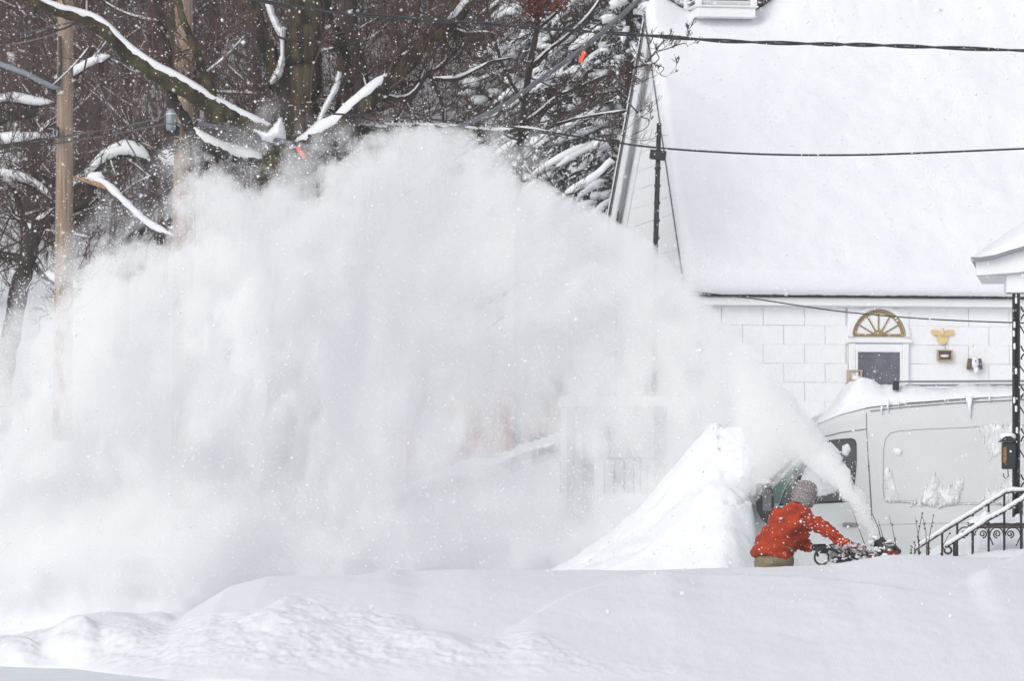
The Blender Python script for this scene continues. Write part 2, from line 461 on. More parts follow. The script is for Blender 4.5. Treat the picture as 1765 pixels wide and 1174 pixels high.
# ------------------------------------------------------------------ relief: a lump with an outline, thicker in its middle
def relief(name, poly, D, T, step, m, parent=None, soft=20, back=0.02, amp=0.3, seed=0, lean=None, power=0.5, nsc=25.0, streak=0, **k):
    poly = np.asarray(poly, float)
    lo = poly.min(0) - step * 1.5; hi = poly.max(0) + step * 1.5
    U, Vv = np.meshgrid(np.arange(lo[0], hi[0] + step, step), np.arange(lo[1], hi[1] + step, step))
    s = sdf(poly, U, Vv) + (fbm(U / nsc, Vv / nsc, seed + 5) - .5) * soft * 0.5 - (np.abs(fbm(U / 3.2 + Vv / 30, Vv / 26, seed + 9, 4) - .45) * streak if streak else 0)
    h = T * np.clip(s / soft, 0, 1) ** power * (1 + amp * (fbm(U / nsc * 1.6, Vv / nsc * 1.6, seed) - .5) * 2)
    h = np.where(s > 0, h, 0)
    DD = D(U, Vv) if callable(D) else np.full(U.shape, float(D))
    x = (U - 882.5) * DD / F; z = CH + (HZ - Vv) * DD / F
    # move boundary vertices inward is unneeded: zero-thickness rim closes the lump
    ny, nx = U.shape
    on = h > 0
    cell = on[:-1, :-1] | on[1:, :-1] | on[:-1, 1:] | on[1:, 1:]
    jj, ii = np.nonzero(cell)
    idx = jj * nx + ii
    N = nx * ny
    A = np.stack([idx, idx + nx, idx + nx + 1, idx + 1], 1)
    B = A[:, ::-1].copy()
    onf = on.ravel()
    B = np.where(onf[B], B + N, B)
    V = np.concatenate([np.stack([x.ravel(), (DD - h).ravel(), z.ravel()], 1), np.stack([x.ravel(), (DD + back * np.where(on, 1, 0)).ravel(), z.ravel()], 1)])
    Fq = np.concatenate([A, B])
    used = np.unique(Fq); remap = np.full(len(V), -1); remap[used] = np.arange(len(used))
    return mesh_obj(name, V[used], remap[Fq], m, parent, smooth=True, **k)

# ------------------------------------------------------------------ GARAGE (white shingled building)
TH = math.radians(9.35)
GC = P(1187, 870, 64.0); GC.z = 1.3
gar = thing('garage', GC, 'tall white shingled building with a steep snow-covered roof behind the van', 'building', rz=TH)
EZ = 4.74 - 1.3; RZ = 9.30 - 1.3; RD = 3.2; GW = 8.0; LEN = 10.0; OV = 0.18   # eave, ridge, ridge offset, width, length, overhang
# structural core
mb = MB()
gable = [(OV, 0.25, -.4), (OV, 0.25, EZ - .05), (OV, RD, RZ - .30), (OV, GW - .25, EZ - .05), (OV, GW - .25, -.4)]
mb.prism(gable, (LEN - OV, 0, 0))
mb.build('wall', M['sheathing'], gar, local=True)
# shingles on the front wall
SW, SH = 0.64, 0.287
def shingle_mesh(w, h):
    b = MB(); b.bbox((w / 2, 0, -h / 2), (w - .006, 0.014, h - .005), 0.003, R=Matrix.Rotation(math.radians(-.8), 3, 'X'))
    me = bpy.data.meshes.new('shingle'); me.from_pydata([tuple(v) for v in b.v], [], b.f); me.materials.append(M['white_shingle']); return me
sh_cache = {}
def put_shingle(x, y, z, w, h, side):
    key = (round(w, 2), round(h, 2))
    if key not in sh_cache: sh_cache[key] = shingle_mesh(*key)
    o = bpy.data.objects.new('shingle', sh_cache[key]); link(o); o.parent = gar
    if side == 'front': o.location = (x, y, z)
    else:
        o.location = (x, y, z); o.rotation_euler = (0, 0, -math.pi / 2)
    o.location.z += rnd.uniform(-.002, .002)
    return o
nsh = 0
row = 0; z = EZ - 0.14
front_rest = MB(); gable_rest = MB()
while z > -0.3:
    off = (0.555 if row % 2 == 0 else 0.235)
    x = off - SW
    while x < 5.3:
        xa = max(x, OV + .002); xb = min(x + SW, 5.3)
        # keep clear of the door and fanlight surround
        cx0, cx1 = 2.52, 3.44
        segs = [(xa, xb)]
        if z < 3.36 + .1:
            segs = []
            if xa < cx0: segs.append((xa, min(xb, cx0)))
            if xb > cx1: segs.append((max(xa, cx1), xb))
        for (p, q) in segs:
            if q - p > 0.05:
                if z > 1.55:
                    put_shingle(p, 0.25 - .014, z, q - p, SH, 'front'); nsh += 1
                else:
                    front_rest.box(((p + q) / 2, 0.25 - .012, z - SH / 2), (q - p - .008, .018, SH - .008))
        x += SW
    z -= SH; row += 1
front_rest.build('shingle_field', M['white_shingle'], gar, local=True, kind='stuff', label='lower white wall shingles hidden behind the van')
# gable shingles
z = RZ - 0.9; row = 0
def gspan(zz):
    if zz <= EZ: return 0.25, GW - .25
    t = (zz - EZ) / (RZ - .3 - EZ)
    return 0.25 + (RD - .25) * t, GW - .25 - (GW - .25 - RD) * t
while z > -0.3:
    a, b = gspan(z)
    y = b; k = 0
    yy = b - (0.3 if row % 2 else 0)
    yy = b
    first = True
    while yy > a + .05:
        w = SW if not (first and row % 2) else SW / 2
        first = False
        y0 = max(yy - w, a)
        if yy - y0 > .04:
            if z > 2.6 and nsh < 298:
                put_shingle(OV - .014, yy, z, yy - y0, SH, 'gable'); nsh += 1
            else:
                gable_rest.box((OV - .012, (yy + y0) / 2, z - SH / 2), (.018, yy - y0 - .01, SH - .01))
        yy -= w
    z -= SH; row += 1
gable_rest.build('shingle_field', M['white_shingle'], gar, local=True, kind='stuff', label='lower gable shingles behind the blown snow')
# roof slabs
def slab(pts, th):
    b = MB(); n = (Vector(pts[1]) - Vector(pts[0])).cross(Vector(pts[2]) - Vector(pts[0])).normalized()
    if n.z < 0: n = -n
    b.prism([Vector(p) for p in pts], n * th); return b
slab([(0, 0, EZ), (LEN, 0, EZ), (LEN, RD, RZ), (0, RD, RZ)], .022).build('roof', M['roofing'], gar, local=True)
slab([(0, GW, EZ), (LEN, GW, EZ), (LEN, RD + .002, RZ), (0, RD + .002, RZ)], .05).build('roof', M['roofing'], gar, local=True)
# eave board and gutter lip
MB().bbox((LEN / 2, 0.115, EZ - .075), (LEN, .10, .13), .01).build('eave_board', M['white_paint'], gar, local=True)
MB().bbox((LEN / 2, 0.02, EZ - .003), (LEN, .05, .012), .003).build('drip_edge', M['roofing'], gar, local=True)
# soffit below the near eave
MB().box((LEN / 2, .20, EZ - .15), (LEN - .02, .09, .015)).build('soffit', M['white_paint'], gar, local=True)
# rake boards (near and far slope) and their soffits
def rake(y0, z0, y1, z1, wide, name):
    v = Vector((0, y1 - y0, z1 - z0)); L = v.length; v.normalize()
    n = Vector((0, -v.z, v.y));
    if n.z > 0: n = -n
    b = MB(); a = Vector((0, y0, z0)); e = Vector((0, y1, z1))
    b.prism([a + n * .004, e + n * .004, e + n * wide, a + n * wide], (.025, 0, 0))
    b.build(name, M['white_paint'], gar, local=True)
    b = MB(); b.prism([a + n * (.10) + Vector((.026, 0, 0)), e + n * .10 + Vector((.026, 0, 0)), e + n * .12 + Vector((.026, 0, 0)), a + n * .12 + Vector((.026, 0, 0))], (OV - .03, 0, 0))
    b.build('rake_soffit', M['white_paint'], gar, local=True)
rake(0, EZ, RD, RZ, .12, 'rake_board'); rake(GW, EZ, RD, RZ, .30, 'rake_board')
for (y0, z0, y1, z1) in ((GW, EZ, RD, RZ), (0, EZ, RD, RZ)):
    v = Vector((0, y1 - y0, z1 - z0)).normalized(); n = Vector((0, -v.z, v.y))
    if n.z > 0: n = -n
    a = Vector((OV - .045, y0, z0)) + n * .121; e = Vector((OV - .045, y1, z1)) + n * .121
    MB().prism([a, e, e + n * .46, a + n * .46], (.025, 0, 0)).build('frieze_board', M['white_paint'], gar, local=True)
# thin dark metal edge on the rakes
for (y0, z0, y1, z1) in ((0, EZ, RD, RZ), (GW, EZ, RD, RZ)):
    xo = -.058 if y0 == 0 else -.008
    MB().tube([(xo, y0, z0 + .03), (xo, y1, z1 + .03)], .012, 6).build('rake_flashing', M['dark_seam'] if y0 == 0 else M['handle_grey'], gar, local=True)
# corner board
MB().bbox((OV - .01, .24, EZ / 2 - .2), (.10, .10, EZ), .008).build('corner_board', M['white_paint'], gar, local=True)
# door with fanlight; centre at local x
DX = 2.98; FY = 0.25 - .03
def arc(cx, cz, r, a0, a1, n): return [(cx + r * math.cos(a0 + (a1 - a0) * i / n), cz + r * math.sin(a0 + (a1 - a0) * i / n)) for i in range(n + 1)]
FZ = CH + (HZ - 580) * 64.6 / F - 1.3; FR = 0.395
MB().bbox((DX, FY - .002, (FZ - .12 + EZ - .16) / 2), (.955, .02, EZ - .16 - FZ + .12), .004).build('surround_panel', M['white_paint'], gar, local=True)
dr = MB()
outer = arc(DX, FZ, FR + .085, 0, math.pi, 28); inner = arc(DX, FZ, FR, 0, math.pi, 28)
outer = [(x, min(z, EZ - .155)) for x, z in outer]
for i in range(28):
    q = [outer[i], outer[i + 1], inner[i + 1], inner[i]]
    dr.prism([(x, FY - .05, z) for x, z in q], (0, .05, 0))
dr.build('fanlight_surround', M['white_paint'], gar, local=True, smooth=False)
# fine shadow line round the arch, drawn as a narrow gold-brown tube
mo = MB(); mo.tube([(x, FY - .05, z) for x, z in [p for p in arc(DX, FZ, FR + .083, 0, math.pi, 40) if p[1] < EZ - .16][:]] if False else [(x, FY - .052, z) for x, z in arc(DX, FZ, FR + .012, 0, math.pi, 40)], .010, 5)
mo.build('arch_shadow_line', M['gold'], gar, local=True)
fan = MB(); fan.prism([(x, FY - .006, z) for x, z in inner], (0, .006, 0))
fanw = fan.build('fanlight', M['glass_curtain'], gar, local=True)
for i in range(7):
    a = math.pi * i / 6
    if i in (0, 6): continue
    m_ = MB(); d = Vector((math.cos(a), 0, math.sin(a)))
    m_.tube([Vector((DX, FY - .02, FZ)) + d * .08, Vector((DX, FY - .02, FZ)) + d * (FR - .02)], .012, 5)
    m_.build('muntin', M['gold'], fanw, local=True)
rim = MB(); rr = arc(DX, FZ, FR - .022, 0, math.pi, 24)
rim.tube([(x, FY - .02, z) for x, z in rr], .024, 6); rim.tube([(DX - FR, FY - .02, FZ + .02), (DX + FR, FY - .02, FZ + .02)], .022, 6)
rim.build('fan_rim', M['gold'], fanw, local=True)
hub = MB(); hub.prism([(x, FY - .045, z) for x, z in arc(DX, FZ + .02, .085, 0, math.pi, 12)], (0, .04, 0)); hub.build('fan_hub', M['gold'], fanw, local=True)
MB().bbox((DX, FY - .045, FZ - .07), (1.02, .09, .055), .01).build('transom', M['white_paint'], gar, local=True)
for sx in (-1, 1):
    MB().bbox((DX + sx * .415, FY - .03, (FZ - .1) / 2 - .05), (.10, .06, FZ), .01).build('door_casing', M['white_paint'], gar, local=True)
MB().bbox((DX, FY - .03, FZ - .165), (.73, .06, .11), .01).build('door_casing', M['white_paint'], gar, local=True)
door = MB().box((DX, FY - .012, (FZ - .22) / 2 - .05), (.73, .02, FZ - .22)).build('door', M['white_paint'], gar, local=True)
wz1 = CH + (HZ - 607) * 64.7 / F - 1.3; wz0 = CH + (HZ - 668) * 64.7 / F - 1.3
MB().box((DX, FY - .028, (wz0 + wz1) / 2), (.66, .012, wz1 - wz0)).build('door_pane', M['glass_curtain'], door, local=True)
for (cx, cz, w, h) in ((DX, wz1 + .02, .72, .045), (DX - .345, (wz0 + wz1) / 2, .035, wz1 - wz0), (DX + .345, (wz0 + wz1) / 2, .035, wz1 - wz0), (DX, wz0 - .02, .72, .04)):
    MB().bbox((cx, FY - .04, cz), (w, .03, h), .006).build('pane_frame', M['white_paint'], door, local=True)
MB().lathe((DX + .31, FY - .07, .75), [(.01, 0), (.028, .01), (.03, .03), (.015, .045)], 10, 'Y').build('door_knob', M['gold'], door, local=True)

# roof snow on the garage
def roof_snow():
    nx, nv = 220, 130
    U, S = np.meshgrid(np.linspace(-.04, LEN, nx), np.linspace(0, 1, nv))
    L = math.hypot(RD, RZ - EZ)
    y = RD * S; z = EZ + (RZ - EZ) * S
    n = np.array([0, -(RZ - EZ), RD]) / L
    thick = 0.27 + 0.16 * (fbm(U * .6, S * 4, 71) - .5) + 0.03 * (fbm(U * 2.4, S * 14, 72) - .5) + 0.016 * (fbm(U * 9, S * 40, 73) - .5)
    edge = np.minimum(1, np.sqrt(np.clip((U + .05) / .09, 0, 1))) * np.sqrt(np.clip(S * L / .25 + .03, 0, 1))
    thick = .05 + (thick - .05) * edge
    # ridge: rounds over and is scoured beside the cupola
    ud = np.abs(U - 1.17)
    scour = sstep(1.35, .35, ud) * sstep(.86, 1.0, S)
    thick = thick * (1 - .75 * scour)
    x = U; Yw = y + n[1] * thick; Zw = z + n[2] * thick
    V = np.stack([x.ravel(), Yw.ravel(), Zw.ravel()], 1)
    idx = (np.arange(nv - 1)[:, None] * nx + np.arange(nx - 1)[None, :]).ravel()
    Fq = [np.stack([idx, idx + 1, idx + nx + 1, idx + nx], 1)]
    # over the ridge, down the far slope
    far = []
    top = np.linspace(0, 1, 30)
    U2, S2 = np.meshgrid(np.linspace(-.04, LEN, nx), top)
    yb = RD + (GW - RD) * S2; zb = RZ - (RZ - EZ) * S2
    th = 0.30 * np.minimum(1, np.sqrt(np.clip((U2 + .05) / .22, 0, 1))) * np.sqrt(np.clip((1 - S2) / .05, 0, 1)) + .05
    th = th * (1 - .7 * sstep(1.35, .35, np.abs(U2 - 1.17)) * sstep(.2, 0, S2))
    n2 = np.array([0, (RZ - EZ), GW - RD]); n2 = n2 / np.linalg.norm(n2)
    V2 = np.stack([U2.ravel(), (yb + n2[1] * th).ravel(), (zb + n2[2] * th).ravel()], 1)
    b0 = len(V)
    i2 = (np.arange(29)[:, None] * nx + np.arange(nx - 1)[None, :]).ravel() + b0
    Fq.append(np.stack([i2, i2 + 1, i2 + nx + 1, i2 + nx], 1))
    # bridge over the ridge
    r0 = (nv - 1) * nx + np.arange(nx - 1); r1 = b0 + np.arange(nx - 1)
    # crest row lifted a little
    crest = (V[(nv - 1) * nx:(nv) * nx] + V2[:nx]) / 2
    lift_ = .36 * (1 - np.exp(-((crest[:, 0] - 1.17) / .95) ** 4)) * np.sqrt(np.clip((crest[:, 0] + .04) / .5, 0, 1)); crest[:, 2] += lift_
    V[(nv - 1) * nx:nv * nx, 2] += lift_ * .8; V[(nv - 2) * nx:(nv - 1) * nx, 2] += lift_ * .7; V[(nv - 3) * nx:(nv - 2) * nx, 2] += lift_ * .62
    for q_ in range(4, 14): V[(nv - q_) * nx:(nv - q_ + 1) * nx, 2] += lift_ * .62 * (1 - (q_ - 3) / 11.0)
    c0 = len(V) + len(V2)
    rc = c0 + np.arange(nx - 1)
    Fq.append(np.stack([r0, r0 + 1, rc + 1, rc], 1)); Fq.append(np.stack([rc, rc + 1, r1 + 1, r1], 1))
    V = np.concatenate([V, V2, crest])
    # gable edge skirt down to the roof deck
    e0 = np.array([r * nx for r in range(nv)]); eb = len(V)
    sk = V[e0].copy(); Sx = np.linspace(0, 1, nv); sk[:, 1] = RD * Sx + n[1] * .045; sk[:, 2] = EZ + (RZ - EZ) * Sx + n[2] * .045
    V = np.concatenate([V, sk]); q = np.arange(nv - 1)
    Fq.append(np.stack([e0[q], e0[q + 1], eb + q + 1, eb + q], 1))
    # eave skirt
    e1 = np.arange(nx); eb = len(V); sk = V[e1].copy(); sk[:, 1] = -.006; sk[:, 2] = EZ + .006 + .022 * fbm(sk[:, 0] * 12, sk[:, 0] * 0, 77)
    V = np.concatenate([V, sk]); q = np.arange(nx - 1)
    Fq.append(np.stack([e1[q], eb + q, eb + q + 1, e1[q + 1]], 1))
    # left end skirt of far slope
    e2 = np.array([b0 + r * nx for r in range(30)]); eb = len(V); sk = V[e2].copy(); sk[:, 1] = RD + (GW - RD) * top; sk[:, 2] = RZ - (RZ - EZ) * top + .045
    V = np.concatenate([V, sk]); q = np.arange(29)
    Fq.append(np.stack([e2[q], e2[q + 1], eb + q + 1, eb + q], 1))
    Mw = np.array(WM[gar.name]); V = V @ Mw[:3, :3].T + Mw[:3, 3]
    return mesh_obj('roof_snow', V, np.concatenate(Fq), M['snow'], smooth=True, label='thick smooth snow covering the steep roof of the white building', cat='roof snow', kind='stuff')
roof_snow()

# cupola straddling the ridge
cup = thing('cupola', WM[gar.name] @ Vector((1.17, RD, RZ + .01)), 'white louvred cupola on the snowy ridge of the white building', 'cupola', rz=TH)
def cb(name, c, d, m=M['white_paint'], b=.01): return MB().bbox(c, d, b).build(name, m, cup, local=True)
cb('base', (0, 0, .02), (.94, .94, .15)); 
MB().bbox((0, 0, .11), (1.02, 1.02, .03), .01).build('ledge', M['white_paint'], cup, local=True)
for sx in (-1, 1):
    for sy in (-1, 1):
        cb('corner_post', (sx * .44, sy * .44, .525), (.10, .10, .80))
for i in range(9):
    for sy in (-1, 1):
        MB().bbox((0, sy * .42, .17 + i * .082), (.78, .09, .018), .004, R=Matrix.Rotation(sy * math.radians(35), 3, 'X')).build('louvre', M['white_paint'], cup, local=True)
    MB().bbox((-.42, 0, .17 + i * .082), (.09, .78, .018), .004, R=Matrix.Rotation(math.radians(-35), 3, 'Y')).build('louvre', M['white_paint'], cup, local=True)
cb('inner_box', (0, 0, .53), (.66, .66, .8), M['dark_seam'])
MB().add([(-.6, -.6, 0.94), (.6, -.6, 0.94), (.6, .6, 0.94), (-.6, .6, 0.94), (0, 0, 1.45)], [(0, 1, 4), (1, 2, 4), (2, 3, 4), (3, 0, 4), (3, 2, 1, 0)]).build('roof', M['roofing'], cup, local=True)

# ornaments on the garage wall
def on_wall(px, py):
    # intersection of the pixel ray with the front face of the shingles
    o = Vector((0, 0, CH)); d = P(px, py, 64) - o
    n = Vector((-math.sin(TH), math.cos(TH), 0)); p0 = Vector((GC.x, GC.y, 0)) + n * (.25 - .03)
    return o + d * ((p0 - o).dot(n) / d.dot(n))
e1 = Vector((math.cos(TH), math.sin(TH), 0)); e2 = Vector((-math.sin(TH), math.cos(TH), 0))
c = on_wall(1624, 578)
eag = thing('eagle_plaque', c, 'gilded spread-wing eagle plaque on the white wall right of the fanlight', 'wall ornament', rz=TH)
for s in (-1, 1):
    w = [(s * .02, .055), (s * .07, .075), (s * .165, .085), (s * .185, .065), (s * .17, .02), (s * .12, -.005), (s * .07, -.01), (s * .03, -.02)]
    MB().prism([(x, -.03, z) for x, z in (w if s < 0 else w[::-1])], (0, .025, 0)).build('wing', M['gold_bright'], eag, local=True)
    for k in range(4):
        MB().tube([(s * (.05 + .03 * k), -.033, .07), (s * (.06 + .032 * k), -.033, .005)], .007, 5).build('feather', M['gold_bright'], eag, local=True)
MB().ico((0, -.03, .03), .035, (1, .7, 1.5)).build('eagle_body', M['gold_bright'], eag, local=True, smooth=True)
MB().lathe((0, 0, -.055), [(.085, -.02), (.085, -.01), (.07, 0), (.04, .012)], 20, 'Y').build('shield', M['gold_bright'], eag, local=True)
MB().ico((0, -.035, .09), .02).build('eagle_head', M['gold_bright'], eag, local=True, smooth=True)
c = on_wall(1627, 613)
pl = thing('shadow_box', c, 'small brown shadow box with a tan frame hung below the eagle', 'wall box', rz=TH)
MB().bbox((0, -.02, 0), (.20, .04, .14), .005).build('box_back', M['brown_box'], pl, local=True)
for (cx, cz, w, h) in ((0, .077, .235, .018), (0, -.077, .235, .018), (-.11, 0, .018, .14), (.11, 0, .018, .14)):
    MB().bbox((cx, -.045, cz), (w, .06, h), .003).build('frame', M['tan_frame'], pl, local=True)
MB().ico((.0, -.05, -.01), .06, (1.3, .2, .35), lump=.5).build('snow_patch', M['snow_fine'], pl, local=True, smooth=True)
MB().tube([(.02, -.01, .085), (.015, -.01, .15), (.03, -.01, .20)], .004, 4).build('hanging_wire', M['grey_metal'], pl, local=True)
c = on_wall(1678, 628)
wl_ = thing('wall_lamp', c, 'weathered brown wall lamp packed with snow near the porch post', 'lamp', rz=TH)
for s in (-1, 1):
    MB().bbox((s * .085, -.06, 0), (.05, .08, .17), .01, R=Matrix.Rotation(s * -.15, 3, 'Y')).build('side_panel', M['brown_box'], wl_, local=True)
MB().bbox((0, -.02, 0), (.16, .03, .17), .008).build('back_plate', M['tan_frame'], wl_, local=True)
MB().ico((0, -.08, .02), .07, (.9, .6, 1.2), lump=.2).ico((.02, -.08, -.09), .05, (.9, .6, 1.3), lump=.2).build('snow_plug', M['snow_fine'], wl_, local=True, smooth=True)
MB().ico((0, -.12, .045), .012).build('lamp_knob', M['black_metal'], wl_, local=True)
c = on_wall(1471, 648)
bf = thing('bird_feeder', c, 'tan wooden box frame filling with snow left of the garage door', 'wall box', rz=TH)
for (cx, cz, w, h) in ((0, .075, .21, .02), (-.095, 0, .025, .16), (.095, 0, .025, .16), (0, -.075, .21, .02)):
    MB().bbox((cx, -.06, cz), (w, .12, h), .004).build('frame', M['tan_frame'], bf, local=True)
MB().box((0, -.01, 0), (.2, .015, .16)).build('back', M['brown_box'], bf, local=True)
MB().ico((.02, -.08, -.035), .07, (1.1, .8, .7), lump=.3).build('snow_patch', M['snow_fine'], bf, local=True, smooth=True)

# black service mast in front of the gable
D_ = 63.0
sm = thing('service_mast', (P(1130, 500, D_).x, D_, gz(P(1130, 500, D_).x, D_)), 'black metal service mast with a small box standing before the gable', 'mast')
b = P(1130, 425, D_)
MB().tube([Vector((b.x - .03, D_, gz(b.x, D_) - .1)), b, P(1136, 212, D_)], [.05, .04, .035], 10).build('mast', M['black_metal'], sm)
MB().bbox(P(1134, 267, D_ - .08), (.24, .12, .14), .01, R=Matrix.Rotation(.12, 3, 'Y')).build('junction_box', M['black_metal'], sm)
for i in range(7):
    MB().lathe(P(1131.5 + i * .55, 410 - i * 30, D_), [(.046, -.02), (.05, 0), (.046, .02)], 8).build('clamp', M['black_metal'], sm)

# ------------------------------------------------------------------ VAN
VD = 48.0
gut_px = [1120, 1150, 1180, 1230, 1275, 1290, 1320, 1350, 1380, 1410, 1450, 1500, 1560, 1650, 1765, 1950, 2150, 2200]
gut_py = [985, 905, 885, 868, 860, 848, 815, 783, 757, 738, 722, 709, 702, 695, 689, 686, 687, 700]
def lean_at(z): return float(np.interp(z, [.3, .6, 1.2, 1.6, 2.7], [.05, 0, 0, .02, .09]))
van = thing('delivery_van', ((1600 - 882.5) * VD / F, VD + 1, .35), 'pale grey high-roof van parked behind the person, half buried in snow', 'van')
st = []
secs = []
pxs = np.linspace(1120, 2200, 110)
for px in pxs:
    zg = CH + (HZ - np.interp(px, gut_px, gut_py)) * VD / F
    x = (px - 882.5) * VD / F
    endf = np.clip(1 - np.clip((px - 1120) / 120, 0, 1), 0, 1) ** 2 * .45
    pts = []
    zz = [.35, .6, 1.0, 1.3, 1.6, 1.9, 2.2, 2.5]
    for q in zz:
        q_ = min(q, zg - .02)
        pts.append((lean_at(q_) + endf, q_))
    L = lean_at(zg) + endf
    pts += [(L + .005, zg), (L + .03, zg + .035), (L + .10, zg + .075), (L + .30, zg + .115), (1.0, zg + .14)]
    full = pts + [(2.0 - a, b) for a, b in pts[-2::-1]]
    secs.append([(x, VD + a, b) for a, b in full])
b_ = MB(); n = len(secs[0])
b_.v = [p for s in secs for p in s]
for i in range(len(secs) - 1):
    for j in range(n - 1):
        b_.f.append((i * n + j, (i + 1) * n + j, (i + 1) * n + j + 1, i * n + j + 1))
b_.f.append(tuple(range(n))); b_.f.append(tuple((len(secs) - 1) * n + j for j in range(n))[::-1])
b_.build('body', M['van_paint'], van, smooth=True)
def vs(px, py, out=.008):
    z = CH + (HZ - py) * VD / F
    L = lean_at(z) - out
    D = VD + L
    return Vector(((px - 882.5) * D / F, D, CH + (HZ - py) * D / F))
def vline(name, pts, r, m, par=van):
    pp = []
    for i in range(len(pts) - 1):
        for k in range(6):
            t = k / 6; pp.append(vs(pts[i][0] * (1 - t) + pts[i + 1][0] * t, pts[i][1] * (1 - t) + pts[i + 1][1] * t, 0.001))
    pp.append(vs(*pts[-1], 0.001))
    return MB().tube(pp, r * .68, 6).build(name, m, par)
vline('gutter_seam', [(1500, 709), (1560, 702), (1650, 695), (1765, 689), (2180, 686)], .007, M['dark_seam'])
vline('door_seam', [(1493, 712), (1494, 745), (1498, 820), (1502, 890), (1508, 930), (1516, 985)], .006, M['dark_seam'])
vline('door_top_seam', [(1405, 757), (1450, 746), (1494, 740)], .008, M['dark_seam'])
pr = [(1765, 733), (1600, 740), (1550, 743), (1535, 747), (1526, 757), (1523, 775), (1522, 845), (1524, 860), (1532, 866), (1600, 869), (1765, 872)]
vline('panel_rim', pr, .006, M['seam_soft'])
vline('sill_seam', [(1515, 905), (1650, 902), (1900, 900)], .004, M['seam_soft'])
# recessed-looking pressed panel: a thin plate, slightly proud
MB().prism([vs(px, py, .010) for px, py in [(1528, 862), (1526, 776), (1530, 759), (1538, 750), (1552, 746), (1765, 737), (2050, 735), (2050, 868), (1765, 868), (1600, 865)]], (0, .008, 0)).build('side_panel', M['van_paint'], van)
# door window
wpoly = [(1400, 772), (1412, 764), (1440, 760), (1466, 758), (1472, 760), (1475, 767), (1475, 800), (1472, 832), (1468, 862), (1345, 868), (1356, 840), (1380, 800)]
cxw = sum(p[0] for p in wpoly) / len(wpoly); cyw = sum(p[1] for p in wpoly) / len(wpoly)
MB().prism([vs(cxw + (px - cxw) * 1.035, cyw + (py - cyw) * 1.06, .007) for px, py in wpoly], (0, .006, 0)).build('window_seal', M['black_plastic'], van)
wob = MB().prism([vs(px, py, .012) for px, py in wpoly], (0, .006, 0)).build('window', M['glass_dark'], van)
qpoly = [(1316, 868), (1322, 855), (1345, 828), (1392, 778), (1376, 804), (1352, 840), (1342, 868)]
MB().prism([vs(px, py, .012) for px, py in qpoly], (0, .006, 0)).build('quarter_window', M['glass_teal'], van)
MB().tube([vs(1352, 870, .014), vs(1357, 842, .014), vs(1396, 776, .014)], .012, 6).build('window_bar', M['dark_seam'], van)
MB().tube([vs(1300, 858, .02), vs(1330, 828, .02), vs(1362, 797, .02), vs(1400, 762, .02)], .022, 6).build('windscreen_pillar', M['black_plastic'], van)
# frost and stuck snow
def vpatch(name, poly, T, soft, seed, lab=None, streak=0):
    lo = lambda U, V_: VD + np.interp(CH + (HZ - V_) * VD / F, [.3, .6, 1.2, 1.6, 2.7], [.05, 0, 0, .02, .09]) - .012
    return relief(name, poly, lo, T, 1.3, M['frost'] if streak else M['snow_fine'], van, streak=streak, soft=soft, amp=.5, seed=seed, nsc=9, power=.6, back=.01, label=lab, kind='stuff')
vpatch('window_snow', [(1398, 790), (1412, 770), (1432, 762), (1447, 778), (1452, 790), (1446, 800), (1452, 820), (1440, 850), (1390, 860), (1375, 840)], .03, 8, 3)
vpatch('window_snow', [(1452, 770), (1462, 766), (1466, 775), (1460, 786), (1452, 784)], .02, 5, 4)
vpatch('window_snow', [(1446, 805), (1456, 800), (1466, 812), (1464, 830), (1468, 850), (1458, 845), (1450, 825)], .012, 6, 5)
vpatch('side_snow', [(1566, 874), (1574, 862), (1586, 856), (1594, 838), (1603, 822), (1612, 812), (1620, 828), (1626, 842), (1640, 834), (1652, 826), (1665, 822), (1664, 846), (1657, 870), (1630, 876), (1600, 874)], .035, 14, 6, None, 22)
vpatch('side_snow', [(1682, 862), (1694, 858), (1702, 836), (1708, 850), (1716, 842), (1730, 828), (1745, 822), (1765, 830), (1765, 866), (1720, 870)], .02, 12, 7, None, 24)
vpatch('side_snow', [(1524, 862), (1524, 806), (1533, 800), (1541, 820), (1550, 858), (1560, 866), (1530, 868)], .008, 10, 8, None, 20)
vpatch('side_snow', [(1680, 732), (1765, 730), (1765, 765), (1712, 790), (1706, 800), (1700, 772)], .006, 10, 9, None, 26)
vpatch('side_snow', [(1540, 775), (1548, 772), (1556, 778), (1552, 786), (1544, 784)], .014, 5, 10)
# handle, mirror
hd = MB(); hd.bbox(vs(1465, 905, .03), (.17, .03, .045), .012); hd.build('door_handle', M['handle_grey'], van)
mir = MB(); c = P(1319, 866, VD - .22)
mo_ = [(-.10, .19), (-.07, .225), (.03, .225), (.075, .17), (.10, .02), (.105, -.10), (.075, -.22), (.03, -.25), (-.03, -.20), (-.085, -.10), (-.10, 0)]
mir.prism([Vector((c.x + a, c.y, c.z + b)) for a, b in mo_], (0, .11, 0))
mirror = mir.build('mirror', M['black_plastic'], van)
MB().bbox((c.x + .0, c.y + .16, c.z - .12), (.06, .14, .07), .02).build('mirror_arm', M['black_plastic'], mirror)
MB().ico((c.x - .01, c.y + .05, c.z + .225), .085, (1.0, .8, .5), 12, 7).build('mirror_snow', M['snow_fine'], mirror, smooth=True)
MB().bbox((c.x + .02, c.y - .006, c.z + .02), (.10, .012, .24), .005).build('mirror_seam', M['dark_seam'], mirror)
# wheels (buried) and rear
for px in (1290, 2000):
    c = P(px, 870, VD); w = MB().lathe((c.x, VD - .01, .36), [(.2, 0), (.33, .01), (.36, .04), (.36, .2), (.33, .24)], 24, 'Y').build('wheel', M['rubber'], van)
    MB().lathe((c.x, VD - .015, .36), [(.03, -.01), (.19, 0), (.2, .03)], 20, 'Y').build('hub_cap', M['handle_grey'], w)
